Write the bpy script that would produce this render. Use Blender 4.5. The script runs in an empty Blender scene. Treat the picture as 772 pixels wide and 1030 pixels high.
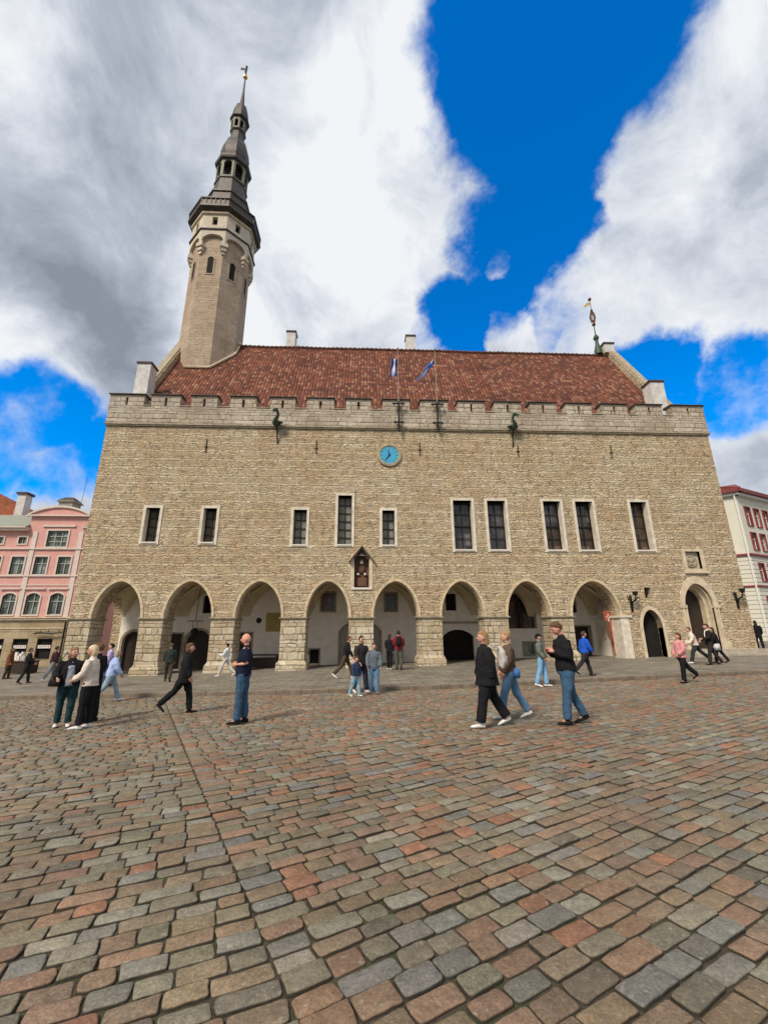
import bpy, bmesh, math, random
import numpy as np
from mathutils import Vector, Matrix, geometry, noise
R = math.radians
random.seed(7)
scene = bpy.context.scene
COL = scene.collection

# ------------------------------------------------------------------ materials
def new_mat(name):
    m = bpy.data.materials.new(name); m.use_nodes = True
    nt = m.node_tree; nt.nodes.clear()
    out = nt.nodes.new('ShaderNodeOutputMaterial')
    b = nt.nodes.new('ShaderNodeBsdfPrincipled')
    nt.links.new(b.outputs[0], out.inputs[0])
    return m, nt, b

class N:
    """tiny node helper"""
    def __init__(s, nt): s.nt = nt
    def n(s, t, **k):
        x = s.nt.nodes.new(t)
        for a, v in k.items():
            if a.startswith('i_'):
                key = a[2:]
                key = int(key) if key.isdigit() else key.replace('_', ' ')
                s.set(x.inputs[key], v)
            else: setattr(x, a, v)
        return x
    def set(s, inp, v):
        if isinstance(v, bpy.types.NodeSocket): s.nt.links.new(v, inp)
        else: inp.default_value = v
    def math(s, op, a, b=0.0, c=0.0, clamp=False):
        x = s.nt.nodes.new('ShaderNodeMath'); x.operation = op; x.use_clamp = clamp
        for i, v in enumerate((a, b, c)):
            s.set(x.inputs[i], v)
        return x.outputs[0]
    def vmath(s, op, a, b=(0, 0, 0), scale=None):
        x = s.nt.nodes.new('ShaderNodeVectorMath'); x.operation = op
        s.set(x.inputs[0], a); s.set(x.inputs[1], b)
        if scale is not None: x.inputs['Scale'].default_value = scale
        return x.outputs['Value'] if op in ('DISTANCE', 'LENGTH', 'DOT_PRODUCT') else x.outputs[0]
    def mix(s, f, a, b, mode='MIX'):
        x = s.nt.nodes.new('ShaderNodeMix'); x.data_type = 'RGBA'; x.blend_type = mode
        s.set(x.inputs[0], f)
        for i, v in ((6, a), (7, b)):
            if isinstance(v, tuple) and len(v) == 3: v = (*v, 1)
            s.set(x.inputs[i], v)
        return x.outputs[2]
    def noise(s, vec, scale, detail=4, rough=.6, dist=0.0):
        x = s.n('ShaderNodeTexNoise', i_Scale=scale, i_Detail=detail, i_Roughness=rough, i_Distortion=dist)
        if vec is not None: s.set(x.inputs['Vector'], vec)
        return x
    def ramp(s, fac, stops, interp='LINEAR'):
        x = s.nt.nodes.new('ShaderNodeValToRGB'); s.set(x.inputs[0], fac)
        x.color_ramp.interpolation = interp
        e = x.color_ramp.elements
        while len(e) < len(stops): e.new(.5)
        for i, (p, c) in enumerate(stops):
            e[i].position = p
            e[i].color = (c, c, c, 1) if isinstance(c, (int, float)) else (*c, 1)
        return x.outputs[0]
    def mapr(s, v, a, b, c=0.0, d=1.0, smooth=True):
        x = s.n('ShaderNodeMapRange'); x.interpolation_type = 'SMOOTHSTEP' if smooth else 'LINEAR'
        s.set(x.inputs[0], v)
        for i, q in enumerate((a, b, c, d)): x.inputs[i+1].default_value = q
        return x.outputs[0]
    def bump(s, h, strength=.5, dist=.02):
        x = s.n('ShaderNodeBump', i_Strength=strength, i_Distance=dist, i_Height=h)
        return x.outputs[0]

def plain(name, col, rough=.7, var=.25, scale=6, metal=0., spec=.3, bump=.15, bscale=30, bdist=.01):
    m, nt, b = new_mat(name); g = N(nt)
    tc = g.n('ShaderNodeTexCoord').outputs['Object']
    nz = g.noise(tc, scale, 5).outputs[0]
    dark = tuple(c*(1-var) for c in col); light = tuple(min(1, c*(1+var)) for c in col)
    g.set(b.inputs['Base Color'], g.ramp(nz, [(.3, dark), (.7, light)]))
    b.inputs['Roughness'].default_value = rough; b.inputs['Metallic'].default_value = metal
    b.inputs['Specular IOR Level'].default_value = spec
    if bump: g.set(b.inputs['Normal'], g.bump(g.noise(tc, bscale, 4).outputs[0], bump, bdist))
    return m

def stonewall(name, cols, sx, sz, mortar, gap=.018, rough=.9, bumps=.8, bdist=.05, distort=.05, patch=None, streak=0.0, vor=False):
    """coursed limestone: uneven courses, stones of mixed length, washed-out joints (sx, sz = stones per metre)"""
    m, nt, b = new_mat(name); g = N(nt)
    tc = g.n('ShaderNodeTexCoord').outputs['Object']
    dn = g.vmath('SCALE', g.vmath('SUBTRACT', g.noise(tc, 1.3, 3).outputs['Color'], (.5, .5, .5)), scale=distort*3)
    dn2 = g.vmath('SCALE', g.vmath('SUBTRACT', g.noise(tc, 4.6, 4, .65).outputs['Color'], (.5, .5, .5)), scale=distort*3.0)
    v = g.vmath('ADD', g.vmath('ADD', tc, dn), dn2)
    sp = g.n('ShaderNodeSeparateXYZ', i_0=v)
    X = g.math('ADD', sp.outputs[0], g.math('MULTIPLY', sp.outputs[1], .8)); Z = g.math('MULTIPLY', sp.outputs[2], sz)
    Z = g.math('ADD', Z, g.math('MULTIPLY', g.math('SINE', g.math('MULTIPLY', Z, 1.3)), .35))
    row = g.math('FLOOR', Z); fz = g.math('FRACT', Z)
    wr_ = g.n('ShaderNodeTexWhiteNoise', noise_dimensions='1D', i_W=row).outputs['Value']
    X = g.math('MULTIPLY', g.math('ADD', X, g.math('MULTIPLY', wr_, 17.0)), g.math('ADD', g.math('MULTIPLY', wr_, sx*.8), sx*.6))
    X = g.math('ADD', X, g.math('MULTIPLY', g.math('SINE', g.math('MULTIPLY', X, 2.1)), .3))
    col_ = g.math('FLOOR', X); fx = g.math('FRACT', X)
    cv = g.n('ShaderNodeCombineXYZ', i_0=col_, i_1=row)
    wn = g.n('ShaderNodeTexWhiteNoise', i_Vector=cv.outputs[0])
    rnd = g.n('ShaderNodeSeparateColor', i_0=wn.outputs['Color'])
    ex = g.math('DIVIDE', g.math('MINIMUM', fx, g.math('SUBTRACT', 1.0, fx)), sx); ez = g.math('DIVIDE', g.math('MINIMUM', fz, g.math('SUBTRACT', 1.0, fz)), sz)
    e0 = g.math('MINIMUM', ex, ez)
    n = len(cols)
    stone = g.ramp(rnd.outputs[0], [(i/n, c) for i, c in enumerate(cols)], 'CONSTANT')
    big = g.noise(tc, .45, 4, .65).outputs[0]
    stone = g.mix(g.mapr(big, .35, .65), stone, g.mix(1.0, stone, patch or (.8, .78, .75), 'MULTIPLY'))
    fine = g.noise(tc, 13, 6, .75).outputs[0]
    stone = g.mix(1.0, stone, g.ramp(fine, [(.25, .68), (.75, 1.24)]), 'MULTIPLY')
    if streak:
        sv = g.vmath('MULTIPLY', tc, (2.2, 2.2, .16))
        st = g.noise(sv, 1.0, 5, .7).outputs[0]
        stone = g.mix(g.math('MULTIPLY', g.mapr(st, .55, .75), streak), stone, (.13, .11, .085))
    wide = g.math('MULTIPLY', g.mapr(g.noise(tc, 1.7, 4, .7).outputs[0], .35, .68, .25, 1.9), gap)
    e = g.math('DIVIDE', e0, wide)
    mo = g.math('SUBTRACT', 1.0, g.mapr(e, .35, 1.3), clamp=True)
    mcol = g.mix(g.mapr(g.noise(tc, 3.3, 5, .75).outputs[0], .46, .58), mortar, tuple(c*.40 for c in mortar))
    g.set(b.inputs['Base Color'], g.mix(mo, stone, mcol))
    b.inputs['Roughness'].default_value = rough; b.inputs['Specular IOR Level'].default_value = .15
    h = g.math('ADD', g.mapr(e, 0, 2.2), g.math('MULTIPLY', fine, .6))
    h = g.math('ADD', h, g.math('MULTIPLY', rnd.outputs[1], .6))
    g.set(b.inputs['Normal'], g.bump(h, bumps, bdist))
    return m

M = {}
M['rubble'] = stonewall('limestone_rubble', [(.60,.49,.32),(.64,.535,.37),(.56,.445,.285),(.62,.51,.345),(.67,.57,.42),(.59,.46,.325),(.62,.53,.37)], 3.6, 9.4, (.54,.445,.31), gap=.019, patch=(.84,.75,.67), bumps=.9, bdist=.05, distort=.085, streak=.22)
M['pier'] = stonewall('pier_limestone', [(.56,.49,.37),(.48,.41,.29),(.60,.54,.43),(.52,.44,.32)], 2.2, 4.0, (.40,.33,.23), gap=.020, bumps=.8, bdist=.05, distort=.028, patch=(.82,.76,.68), streak=.3)
M['parapet'] = stonewall('parapet_limestone', [(.50,.44,.35),(.44,.385,.31),(.55,.49,.40),(.47,.41,.33)], 1.9, 4.6, (.36,.30,.23), gap=.016, bumps=.8, bdist=.04, distort=.03, patch=(.74,.69,.65), streak=.6)
M['towerstone'] = stonewall('tower_plaster', [(.48,.385,.29),(.51,.41,.31),(.45,.355,.265)], 2.6, 7.0, (.42,.335,.25), gap=.012, bumps=.6, bdist=.03, distort=.05, patch=(.82,.76,.71), streak=.45)
M['towerpale'] = plain('pale_tower_plaster', (.56,.49,.39), .88, .15, 2.5, bump=.3, bscale=12)
M['shopstone'] = stonewall('shopfront_stone', [(.40,.32,.21),(.43,.35,.235),(.37,.30,.19)], .9, 2.2, (.26,.21,.14), gap=.010, bumps=.3, bdist=.02, distort=.0, streak=.2)
M['trim'] = plain('dressed_limestone', (.55,.46,.33), .85, .22, 3, bump=.4, bscale=22, bdist=.02)
M['archstone'] = plain('arch_limestone', (.53,.43,.29), .85, .3, 5, bump=.5, bscale=18, bdist=.03)
M['frame'] = plain('window_frame_stone', (.62,.56,.46), .85, .2, 3, bump=.4, bscale=20, bdist=.02)
M['trimdark'] = plain('weathered_limestone', (.33,.28,.20), .85, .3, 4, bump=.4, bscale=22, bdist=.02)
M['sill'] = plain('pale_sill_stone', (.66,.62,.54), .8, .12, 5)
M['slate'] = plain('cap_slate', (.07,.05,.04), .75, .3, 8)
M['whitewash'] = plain('whitewash', (.82,.76,.67), .9, .09, 2.2, bump=.25, bscale=12)
M['chimneywash'] = plain('weathered_whitewash', (.58,.56,.53), .9, .2, 3, bump=.3, bscale=14)
M['vault'] = plain('vault_plaster', (.56,.47,.31), .9, .15, 1.6, bump=.25, bscale=9)
M['doorwood'] = plain('dark_door_wood', (.035,.024,.017), .6, .35, 9)
M['greydoor'] = plain('grey_stone_panel', (.34,.31,.26), .8, .15, 5)
M['yellowpanel'] = plain('yellow_notice_panel', (.36,.28,.09), .6, .12, 5)
M['iron'] = plain('wrought_iron', (.025,.025,.022), .5, .3, 12, metal=.6)
M['patina'] = plain('green_copper', (.055,.085,.055), .6, .35, 14, metal=.3)
M['copper'] = plain('brown_copper', (.070,.060,.052), .5, .35, 2.5, metal=.25, bump=.2, bscale=5)
M['coppergreen'] = plain('verdigris_trim', (.20,.22,.15), .6, .3, 5)
M['gold'] = plain('gilding', (.75,.52,.12), .3, .1, 5, metal=.9)
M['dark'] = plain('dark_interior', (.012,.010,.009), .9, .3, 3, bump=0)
M['clockface'] = plain('clock_blue', (.05,.34,.56), .45, .12, 6, bump=0)
M['pinkwall'] = plain('pink_plaster', (.60,.32,.285), .85, .10, 1.5, bump=.2)
M['white'] = plain('white_paint', (.70,.69,.66), .6, .08, 5)
M['cream'] = plain('cream_moulding', (.60,.52,.47), .75, .10, 4)
M['greenframe'] = plain('grey_green_frame', (.33,.37,.31), .6, .1, 5)
M['redframe'] = plain('dark_red_frame', (.24,.028,.035), .55, .15, 5)
M['redroof'] = plain('dark_red_sheet', (.17,.03,.027), .55, .15, 3)
M['greyroof'] = plain('grey_green_sheet', (.24,.25,.20), .6, .2, 3)
M['statue'] = plain('relief_brown', (.13,.065,.04), .7, .3, 12)
M['wood'] = plain('brown_wood', (.16,.09,.05), .65, .3, 8)
M['leaf'] = plain('leaf_green', (.05,.10,.03), .7, .4, 20)
M['cloth_white'] = plain('white_cloth', (.7,.68,.63), .9, .1, 6)
M['stepstone'] = plain('step_limestone', (.36,.32,.26), .85, .2, 3, bump=.5, bscale=10)
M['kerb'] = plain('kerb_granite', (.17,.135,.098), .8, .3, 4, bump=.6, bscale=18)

def glass(name, col, rough=.12, lattice=False, bright=(.5,.5,.47)):
    m, nt, b = new_mat(name); g = N(nt)
    tc = g.n('ShaderNodeTexCoord').outputs['Object']
    nz = g.noise(tc, 3.0, 3).outputs[0]
    c = g.ramp(nz, [(.3, tuple(x*.6 for x in col)), (.7, tuple(x*1.5 for x in col))])
    sq = g.n('ShaderNodeSeparateXYZ', i_0=tc)
    cq = g.n('ShaderNodeCombineXYZ', i_0=g.math('FLOOR', g.math('MULTIPLY', sq.outputs[0], 1.9)), i_1=g.math('FLOOR', g.math('MULTIPLY', sq.outputs[2], 1.37)))
    wq = g.n('ShaderNodeTexWhiteNoise', i_Vector=cq.outputs[0]).outputs['Value']
    c = g.mix(1.0, c, g.ramp(wq, [(0, .5), (.6, 1.2), (1.0, 3.0)]), 'MULTIPLY')  # reflections varying from pane to pane, painted into the base colour
    if lattice:
        sp = g.n('ShaderNodeSeparateXYZ', i_0=tc)
        u = g.math('MULTIPLY', g.math('ADD', sp.outputs[0], sp.outputs[2]), 9.0)
        w = g.math('MULTIPLY', g.math('SUBTRACT', sp.outputs[0], sp.outputs[2]), 9.0)
        fu = g.math('ABSOLUTE', g.math('SUBTRACT', g.math('FRACT', u), .5))
        fw = g.math('ABSOLUTE', g.math('SUBTRACT', g.math('FRACT', w), .5))
        mx = g.math('MAXIMUM', fu, fw)
        c = g.mix(g.mapr(mx, .26, .36), bright, (.02,.02,.018))
    g.set(b.inputs['Base Color'], c)
    b.inputs['Roughness'].default_value = rough if not lattice else .4
    b.inputs['Specular IOR Level'].default_value = .5 if not lattice else .15
    g.set(b.inputs['Normal'], g.bump(g.noise(tc, 2.2, 2).outputs[0], .25, .03))
    return m
M['glass'] = glass('window_glass', (.040,.037,.036), .10)
M['brownglass'] = glass('window_glass_brown', (.05,.032,.02), .25)
M['latticeglass'] = glass('leaded_glass', (.3,.3,.28), lattice=True, bright=(.52,.50,.45))
M['latticedark'] = glass('leaded_glass_dim', (.1,.1,.08), lattice=True, bright=(.24,.20,.14))
M['pinkglass'] = glass('house_glass', (.07,.08,.075), .15)

def tile_mat(name, cols, cw, rh, dark=(.09,.05,.035)):
    m, nt, b = new_mat(name); g = N(nt)
    uv = g.n('ShaderNodeUVMap').outputs[0]
    sp = g.n('ShaderNodeSeparateXYZ', i_0=uv)
    u = g.math('DIVIDE', sp.outputs[0], cw); w = g.math('DIVIDE', sp.outputs[1], rh)
    nzw = g.noise(uv, .8, 2).outputs[0]
    u = g.math('ADD', u, g.math('MULTIPLY', nzw, .5))
    fu = g.math('FRACT', u); fw = g.math('FRACT', w)
    cell = g.n('ShaderNodeCombineXYZ', i_0=g.math('FLOOR', u), i_1=g.math('FLOOR', w))
    wn = g.n('ShaderNodeTexWhiteNoise', i_Vector=cell.outputs[0])
    n = len(cols)
    c = g.ramp(wn.outputs['Value'], [(i/n, q) for i, q in enumerate(cols)], 'CONSTANT')
    big = g.noise(uv, .35, 5, .7).outputs[0]
    c = g.mix(g.mapr(big, .45, .72), c, g.mix(1.0, c, (.55,.48,.42), 'MULTIPLY'))
    moss = g.noise(uv, 1.6, 5, .75).outputs[0]
    c = g.mix(g.mapr(moss, .56, .72, 0, .55), c, (.13,.105,.05))
    hump = g.math('SINE', g.math('MULTIPLY', fu, math.pi))
    gapm = g.math('MAXIMUM', g.mapr(hump, .0, .42, 1, 0), g.mapr(fw, .0, .14, 1, 0))
    c = g.mix(g.math('MULTIPLY', gapm, .8), c, dark)
    g.set(b.inputs['Base Color'], c)
    b.inputs['Roughness'].default_value = .8; b.inputs['Specular IOR Level'].default_value = .2
    h = g.math('ADD', hump, g.math('MULTIPLY', g.math('SUBTRACT', 1.0, fw), .6))
    h = g.math('ADD', h, g.math('MULTIPLY', wn.outputs['Value'], .5))
    g.set(b.inputs['Normal'], g.bump(h, 1.0, .07))
    return m
M['tiles'] = tile_mat('clay_pantiles', [(.20,.062,.036),(.14,.045,.028),(.24,.082,.046),(.11,.038,.026),(.19,.065,.038),(.29,.14,.085),(.13,.045,.03)], .23, .33)
M['orangetiles'] = tile_mat('orange_pantiles', [(.30,.085,.035),(.26,.07,.03),(.33,.10,.045)], .25, .35)

def cobble_mat():
    m, nt, b = new_mat('granite_setts'); g = N(nt)
    at = g.n('ShaderNodeAttribute'); at.attribute_name = 'Col'
    tc = g.n('ShaderNodeTexCoord').outputs['Object']
    f = g.noise(tc, 60, 5, .75).outputs[0]
    mid = g.noise(tc, 11, 4, .6).outputs[0]
    c = g.mix(1.0, at.outputs['Color'], g.ramp(f, [(.3, .60), (.52, 1.0), (.72, 1.5)]), 'MULTIPLY')
    c = g.mix(1.0, c, g.ramp(mid, [(.3, .78), (.7, 1.2)]), 'MULTIPLY')
    pale = g.noise(tc, 24, 6, .8).outputs[0]
    c = g.mix(g.mapr(pale, .56, .68, 0, .55), c, (.38,.35,.30))
    lar = g.noise(tc, .5, 4, .6).outputs[0]; c = g.mix(1.0, c, g.ramp(lar, [(.3,.84),(.7,1.14)]), 'MULTIPLY')
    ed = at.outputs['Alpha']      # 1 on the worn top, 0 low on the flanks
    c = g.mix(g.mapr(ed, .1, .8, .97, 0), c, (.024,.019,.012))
    g.set(b.inputs['Base Color'], c)
    g.set(b.inputs['Roughness'], g.mapr(mid, .2, .8, .55, .8))
    b.inputs['Specular IOR Level'].default_value = .35
    h = g.math('ADD', g.math('MULTIPLY', f, .5), mid)
    g.set(b.inputs['Normal'], g.bump(h, .9, .016))
    return m
M['cobble'] = cobble_mat()
def sand_mat():
    m, nt, b = new_mat('joint_sand'); g = N(nt)
    tc = g.n('ShaderNodeTexCoord').outputs['Object']
    a = g.noise(tc, 45, 4, .7).outputs[0]; k = g.noise(tc, 2.1, 5, .7).outputs[0]
    c = g.ramp(a, [(.3, (.022,.017,.010)), (.7, (.075,.055,.032))])
    c = g.mix(g.mapr(k, .46, .60, 0, .85), c, (.035,.045,.012))
    g.set(b.inputs['Base Color'], c); b.inputs['Roughness'].default_value = .95
    g.set(b.inputs['Normal'], g.bump(a, .8, .01))
    return m
M['sand'] = sand_mat()
def paving_mat():
    m, nt, b = new_mat('flagstones'); g = N(nt)
    tc = g.n('ShaderNodeTexCoord').outputs['Object']
    d = g.vmath('SCALE', g.vmath('SUBTRACT', g.noise(tc, 2.5, 2).outputs['Color'], (.5,.5,.5)), scale=.08)
    v = g.vmath('ADD', tc, d)
    br = g.n('ShaderNodeTexBrick', i_Scale=1.0, i_Vector=v)
    br.inputs['Color1'].default_value = (.165,.145,.115,1); br.inputs['Color2'].default_value = (.225,.20,.16,1)
    br.inputs['Mortar'].default_value = (.07,.06,.045,1); br.inputs['Mortar Size'].default_value = .015
    br.inputs['Brick Width'].default_value = .75; br.inputs['Row Height'].default_value = .42
    n1 = g.noise(tc, 1.2, 6, .7).outputs[0]
    c = g.mix(1.0, br.outputs[0], g.ramp(n1, [(.3, .7), (.7, 1.2)]), 'MULTIPLY')
    g.set(b.inputs['Base Color'], c); g.set(b.inputs['Roughness'], g.mapr(n1, .3, .7, .5, .8))
    b.inputs['Specular IOR Level'].default_value = .35
    g.set(b.inputs['Normal'], g.bump(g.math('SUBTRACT', g.noise(tc, 20, 4).outputs[0], br.outputs['Fac']), .5, .015))
    return m
M['paving'] = paving_mat()

# ------------------------------------------------------------------ mesh helpers
class MB:
    def __init__(s): s.bm = bmesh.new(); s.T = None
    def v(s, p):
        p = Vector(p)
        if s.T: p = s.T @ p
        return s.bm.verts.new(p)
    def box(s, x0, x1, y0, y1, z0, z1):
        vs = [s.v((x, y, z)) for z in (z0, z1) for y in (y0, y1) for x in (x0, x1)]
        for f in ((0,2,3,1),(4,5,7,6),(0,1,5,4),(2,6,7,3),(0,4,6,2),(1,3,7,5)):
            s.bm.faces.new([vs[i] for i in f])
        return s
    def hexa(s, b4, t4):
        a = [s.v(p) for p in b4]; c = [s.v(p) for p in t4]
        s.bm.faces.new(a[::-1]); s.bm.faces.new(c)
        for i in range(4):
            j = (i+1) % 4; s.bm.faces.new([a[i], a[j], c[j], c[i]])
        return s
    def lathe(s, prof, cx, cy, n=8, rot=22.5, cap=True):
        rings = []
        for r, z in prof:
            rings.append([s.v((cx+r*math.cos(R(rot+360*i/n)), cy+r*math.sin(R(rot+360*i/n)), z)) for i in range(n)])
        for a, b in zip(rings, rings[1:]):
            for i in range(n):
                j = (i+1) % n; s.bm.faces.new([a[i], a[j], b[j], b[i]])
        if cap: s.bm.faces.new(rings[0][::-1]); s.bm.faces.new(rings[-1])
        return s
    def tube(s, pts, rad, n=8, side=None, cap=True):
        """swept tube; rad = list of r or (r_side, r_other)"""
        pts = [Vector(p) for p in pts]
        if not isinstance(rad, (list, tuple)): rad = [rad]*len(pts)
        rings = []; up = None
        for i, p in enumerate(pts):
            t = (pts[min(i+1, len(pts)-1)]-pts[max(i-1, 0)]).normalized()
            if side is not None: a = Vector(side)
            elif up is None: a = Vector((1,0,0)) if abs(t.x) < .8 else Vector((0,1,0))
            else: a = up
            a = (a - t*a.dot(t)).normalized(); up = a; b = t.cross(a)
            r = rad[i]; ra, rb = r if isinstance(r, tuple) else (r, r)
            rings.append([s.v(p + a*ra*math.cos(2*math.pi*k/n) + b*rb*math.sin(2*math.pi*k/n)) for k in range(n)])
        for a, b in zip(rings, rings[1:]):
            for k in range(n):
                j = (k+1) % n; s.bm.faces.new([a[k], a[j], b[j], b[k]])
        if cap: s.bm.faces.new(rings[0][::-1]); s.bm.faces.new(rings[-1])
        return s
    def blob(s, c, r, n=10, m=7, fn=None):
        c = Vector(c); rx, ry, rz = r if isinstance(r, tuple) else (r, r, r)
        rings = []
        for i in range(1, m):
            th = math.pi*i/m; rg = []
            for k in range(n):
                ph = 2*math.pi*k/n
                d = Vector((math.sin(th)*math.cos(ph), math.sin(th)*math.sin(ph), math.cos(th)))
                q = 1.0 if fn is None else fn(d)
                rg.append(s.v(c+Vector((d.x*rx, d.y*ry, d.z*rz))*q))
            rings.append(rg)
        top = s.v(c+Vector((0,0,rz))*(1 if fn is None else fn(Vector((0,0,1)))))
        bot = s.v(c-Vector((0,0,rz))*(1 if fn is None else fn(Vector((0,0,-1)))))
        for a, b in zip(rings, rings[1:]):
            for k in range(n):
                j = (k+1) % n; s.bm.faces.new([a[k], b[k], b[j], a[j]])
        for k in range(n):
            j = (k+1) % n
            s.bm.faces.new([top, rings[0][k], rings[0][j]]); s.bm.faces.new([bot, rings[-1][j], rings[-1][k]])
        return s
    def plate(s, outline, holes, y0, y1):
        """solid slab in the local XZ plane, front at y0, back at y1, with holes"""
        loops = [outline]+list(holes); vs = []; es = []
        for lp in loops:
            b = len(vs); vs += [Vector((p[0], p[1])) for p in lp]
            es += [(b+i, b+(i+1) % len(lp)) for i in range(len(lp))]
        co, ed, fa, *_ = geometry.delaunay_2d_cdt(vs, es, [], 0, 1e-6)
        def inside(p, poly):
            c = False; n = len(poly)
            for i in range(n):
                x1, z1 = poly[i]; x2, z2 = poly[(i+1) % n]
                if (z1 > p[1]) != (z2 > p[1]) and p[0] < (x2-x1)*(p[1]-z1)/(z2-z1)+x1: c = not c
            return c
        F = [s.v((c.x, y0, c.y)) for c in co]; B = [s.v((c.x, y1, c.y)) for c in co]
        for f in fa:
            cx = sum(co[i].x for i in f)/len(f); cz = sum(co[i].y for i in f)/len(f)
            if inside((cx, cz), outline) and not any(inside((cx, cz), h) for h in holes):
                s.bm.faces.new([F[i] for i in f]); s.bm.faces.new([B[i] for i in f][::-1])
        for lp in loops:
            n = len(lp)
            a = [s.v((p[0], y0, p[1])) for p in lp]; b = [s.v((p[0], y1, p[1])) for p in lp]
            for i in range(n):
                j = (i+1) % n; s.bm.faces.new([a[i], a[j], b[j], b[i]])
        return s
    def build(s, name, mat, parent=None, smooth=False, kind=None, loc=None):
        bm = s.bm
        bmesh.ops.remove_doubles(bm, verts=bm.verts, dist=1e-5)
        loose = [x for x in bm.verts if not x.link_faces]
        if loose: bmesh.ops.delete(bm, geom=loose, context='VERTS')
        bmesh.ops.recalc_face_normals(bm, faces=bm.faces)
        me = bpy.data.meshes.new(name); bm.to_mesh(me); bm.free()
        for q in (mat if isinstance(mat, list) else [mat]): me.materials.append(q)
        if smooth: me.shade_smooth()
        o = bpy.data.objects.new(name, me); COL.objects.link(o)
        if parent: o.parent = parent
        if kind: o['kind'] = kind
        if loc: o.location = loc
        return o

def empty(name, label, cat, loc=(0,0,0), rz=0, group=None):
    o = bpy.data.objects.new(name, None); COL.objects.link(o)
    o.location = loc; o.rotation_euler = (0,0,rz); o.empty_display_size = .3
    return tag(o, label, cat, group)
def tag(o, label, cat, group=None):
    o['label'] = label; o['category'] = cat
    if group: o['group'] = group
    return o
def local(parent):   # matrix that turns world coordinates into the coordinates of an unrotated parent
    return Matrix.Translation(-Vector(parent.location))

def arch_pts(x0, x1, zs, za, n=9, k=.72):
    w = (x1-x0)/2; h = za-zs; c = (x0+x1)/2
    r = (w*w+h*h)/(2*w) if h > w else w
    out = []
    for i in range(n+1):
        t = math.pi/2*(i/n); z = h*math.sin(t)
        xe = w*math.cos(t); xt = (math.sqrt(max(0, r*r-z*z))-(r-w)) if h > w else xe
        out.append((k*xe+(1-k)*max(0, xt), z))
    out[-1] = (0, h)
    return [(c-x, zs+z) for x, z in out]+[(c+x, zs+z) for x, z in out[-2::-1]]
def seg_pts(x0, x1, zs, za, n=8):   # segmental / round head
    w = (x1-x0)/2; h = za-zs; r = (w*w+h*h)/(2*h); c = (x0+x1)/2; cz = za-r
    a = math.asin(min(1, w/r)); 
    if h > w: a = math.pi-a
    return [(c+r*math.sin(-a+2*a*i/(2*n)), cz+r*math.cos(-a+2*a*i/(2*n))) for i in range(2*n+1)]
def rect(x0, x1, z0, z1): return [(x0,z0),(x0,z1),(x1,z1),(x1,z0)]
def archhole(x0, x1, z0, zs, za): return [(x0,z0)]+arch_pts(x0,x1,zs,za)+[(x1,z0)]
def grow(p, c, d):
    out = []
    for x, z in p:
        v = Vector((x-c[0], z-c[1])); L = v.length; v *= (L+d)/L; out.append((c[0]+v.x, c[1]+v.y))
    return out

# ------------------------------------------------------------------ ground
CAMX, CAMY = 15.132, -23.579
def G(x, y):
    xc = max(-40, min(70, x)); yc = max(-34, min(2, y))
    return .024*(xc-CAMX)-.006*(yc-CAMY)
def P(x): return -.34+.024*max(-40, min(70, x))
KERB = [(-60,-6.2),(-14,-6.2),(-4,-6.3),(1.64,-6.93),(5.0,-7.5),(8.1,-7.98),(11.5,-8.5),(14.0,-8.78),(16.3,-8.82),(18.9,-8.86),(21.6,-8.62),(24.5,-8.36),(26.8,-8.2),(29.5,-8.13),(36,-8.0),(48,-7.9),(90,-7.9)]
def kerb_y(x):
    for (a, b), (c, d) in zip(KERB, KERB[1:]):
        if a <= x <= c: return b+(d-b)*(x-a)/(c-a)
    return KERB[0][1] if x < 0 else KERB[-1][1]

mb = MB()
xs = [-900,-300,-100,-60]+list(range(-40,71,5))+[90,150,400,900]; ys = [-900,-200,-60,-34]+list(range(-30,3,2))+[40,100,400,900]
grid = [[mb.v((x, y, G(x,y)-.018)) for x in xs] for y in ys]
for j in range(len(ys)-1):
    for i in range(len(xs)-1): mb.bm.faces.new([grid[j][i], grid[j][i+1], grid[j+1][i+1], grid[j+1][i]])
mb.build('ground', M['sand'], kind='structure')

# pavement sheet
mb = MB(); pv = []
px = sorted(set([k[0] for k in KERB]+list(range(-40,71,2))))
for x in px:
    ky = kerb_y(x)+.14
    pv.append([mb.v((x, yy, P(x)+.002)) for yy in (ky, 0, 60)])
for a, b in zip(pv, pv[1:]):
    for k in range(2): mb.bm.faces.new([a[k], b[k], b[k+1], a[k+1]])
mb.build('pavement', M['paving'], kind='structure')
# kerb stones
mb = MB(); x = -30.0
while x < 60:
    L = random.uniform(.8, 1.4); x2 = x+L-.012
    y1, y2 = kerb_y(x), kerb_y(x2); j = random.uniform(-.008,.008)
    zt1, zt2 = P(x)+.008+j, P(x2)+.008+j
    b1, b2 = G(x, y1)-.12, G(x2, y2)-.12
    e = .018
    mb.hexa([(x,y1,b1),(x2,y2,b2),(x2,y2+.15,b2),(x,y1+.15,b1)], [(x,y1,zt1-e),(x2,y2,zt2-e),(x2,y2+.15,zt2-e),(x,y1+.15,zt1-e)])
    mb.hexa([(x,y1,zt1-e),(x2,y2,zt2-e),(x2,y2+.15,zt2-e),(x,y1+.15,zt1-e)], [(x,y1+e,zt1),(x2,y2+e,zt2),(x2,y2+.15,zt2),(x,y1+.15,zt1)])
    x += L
mb.build('kerb', M['kerb'], kind='structure')

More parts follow.
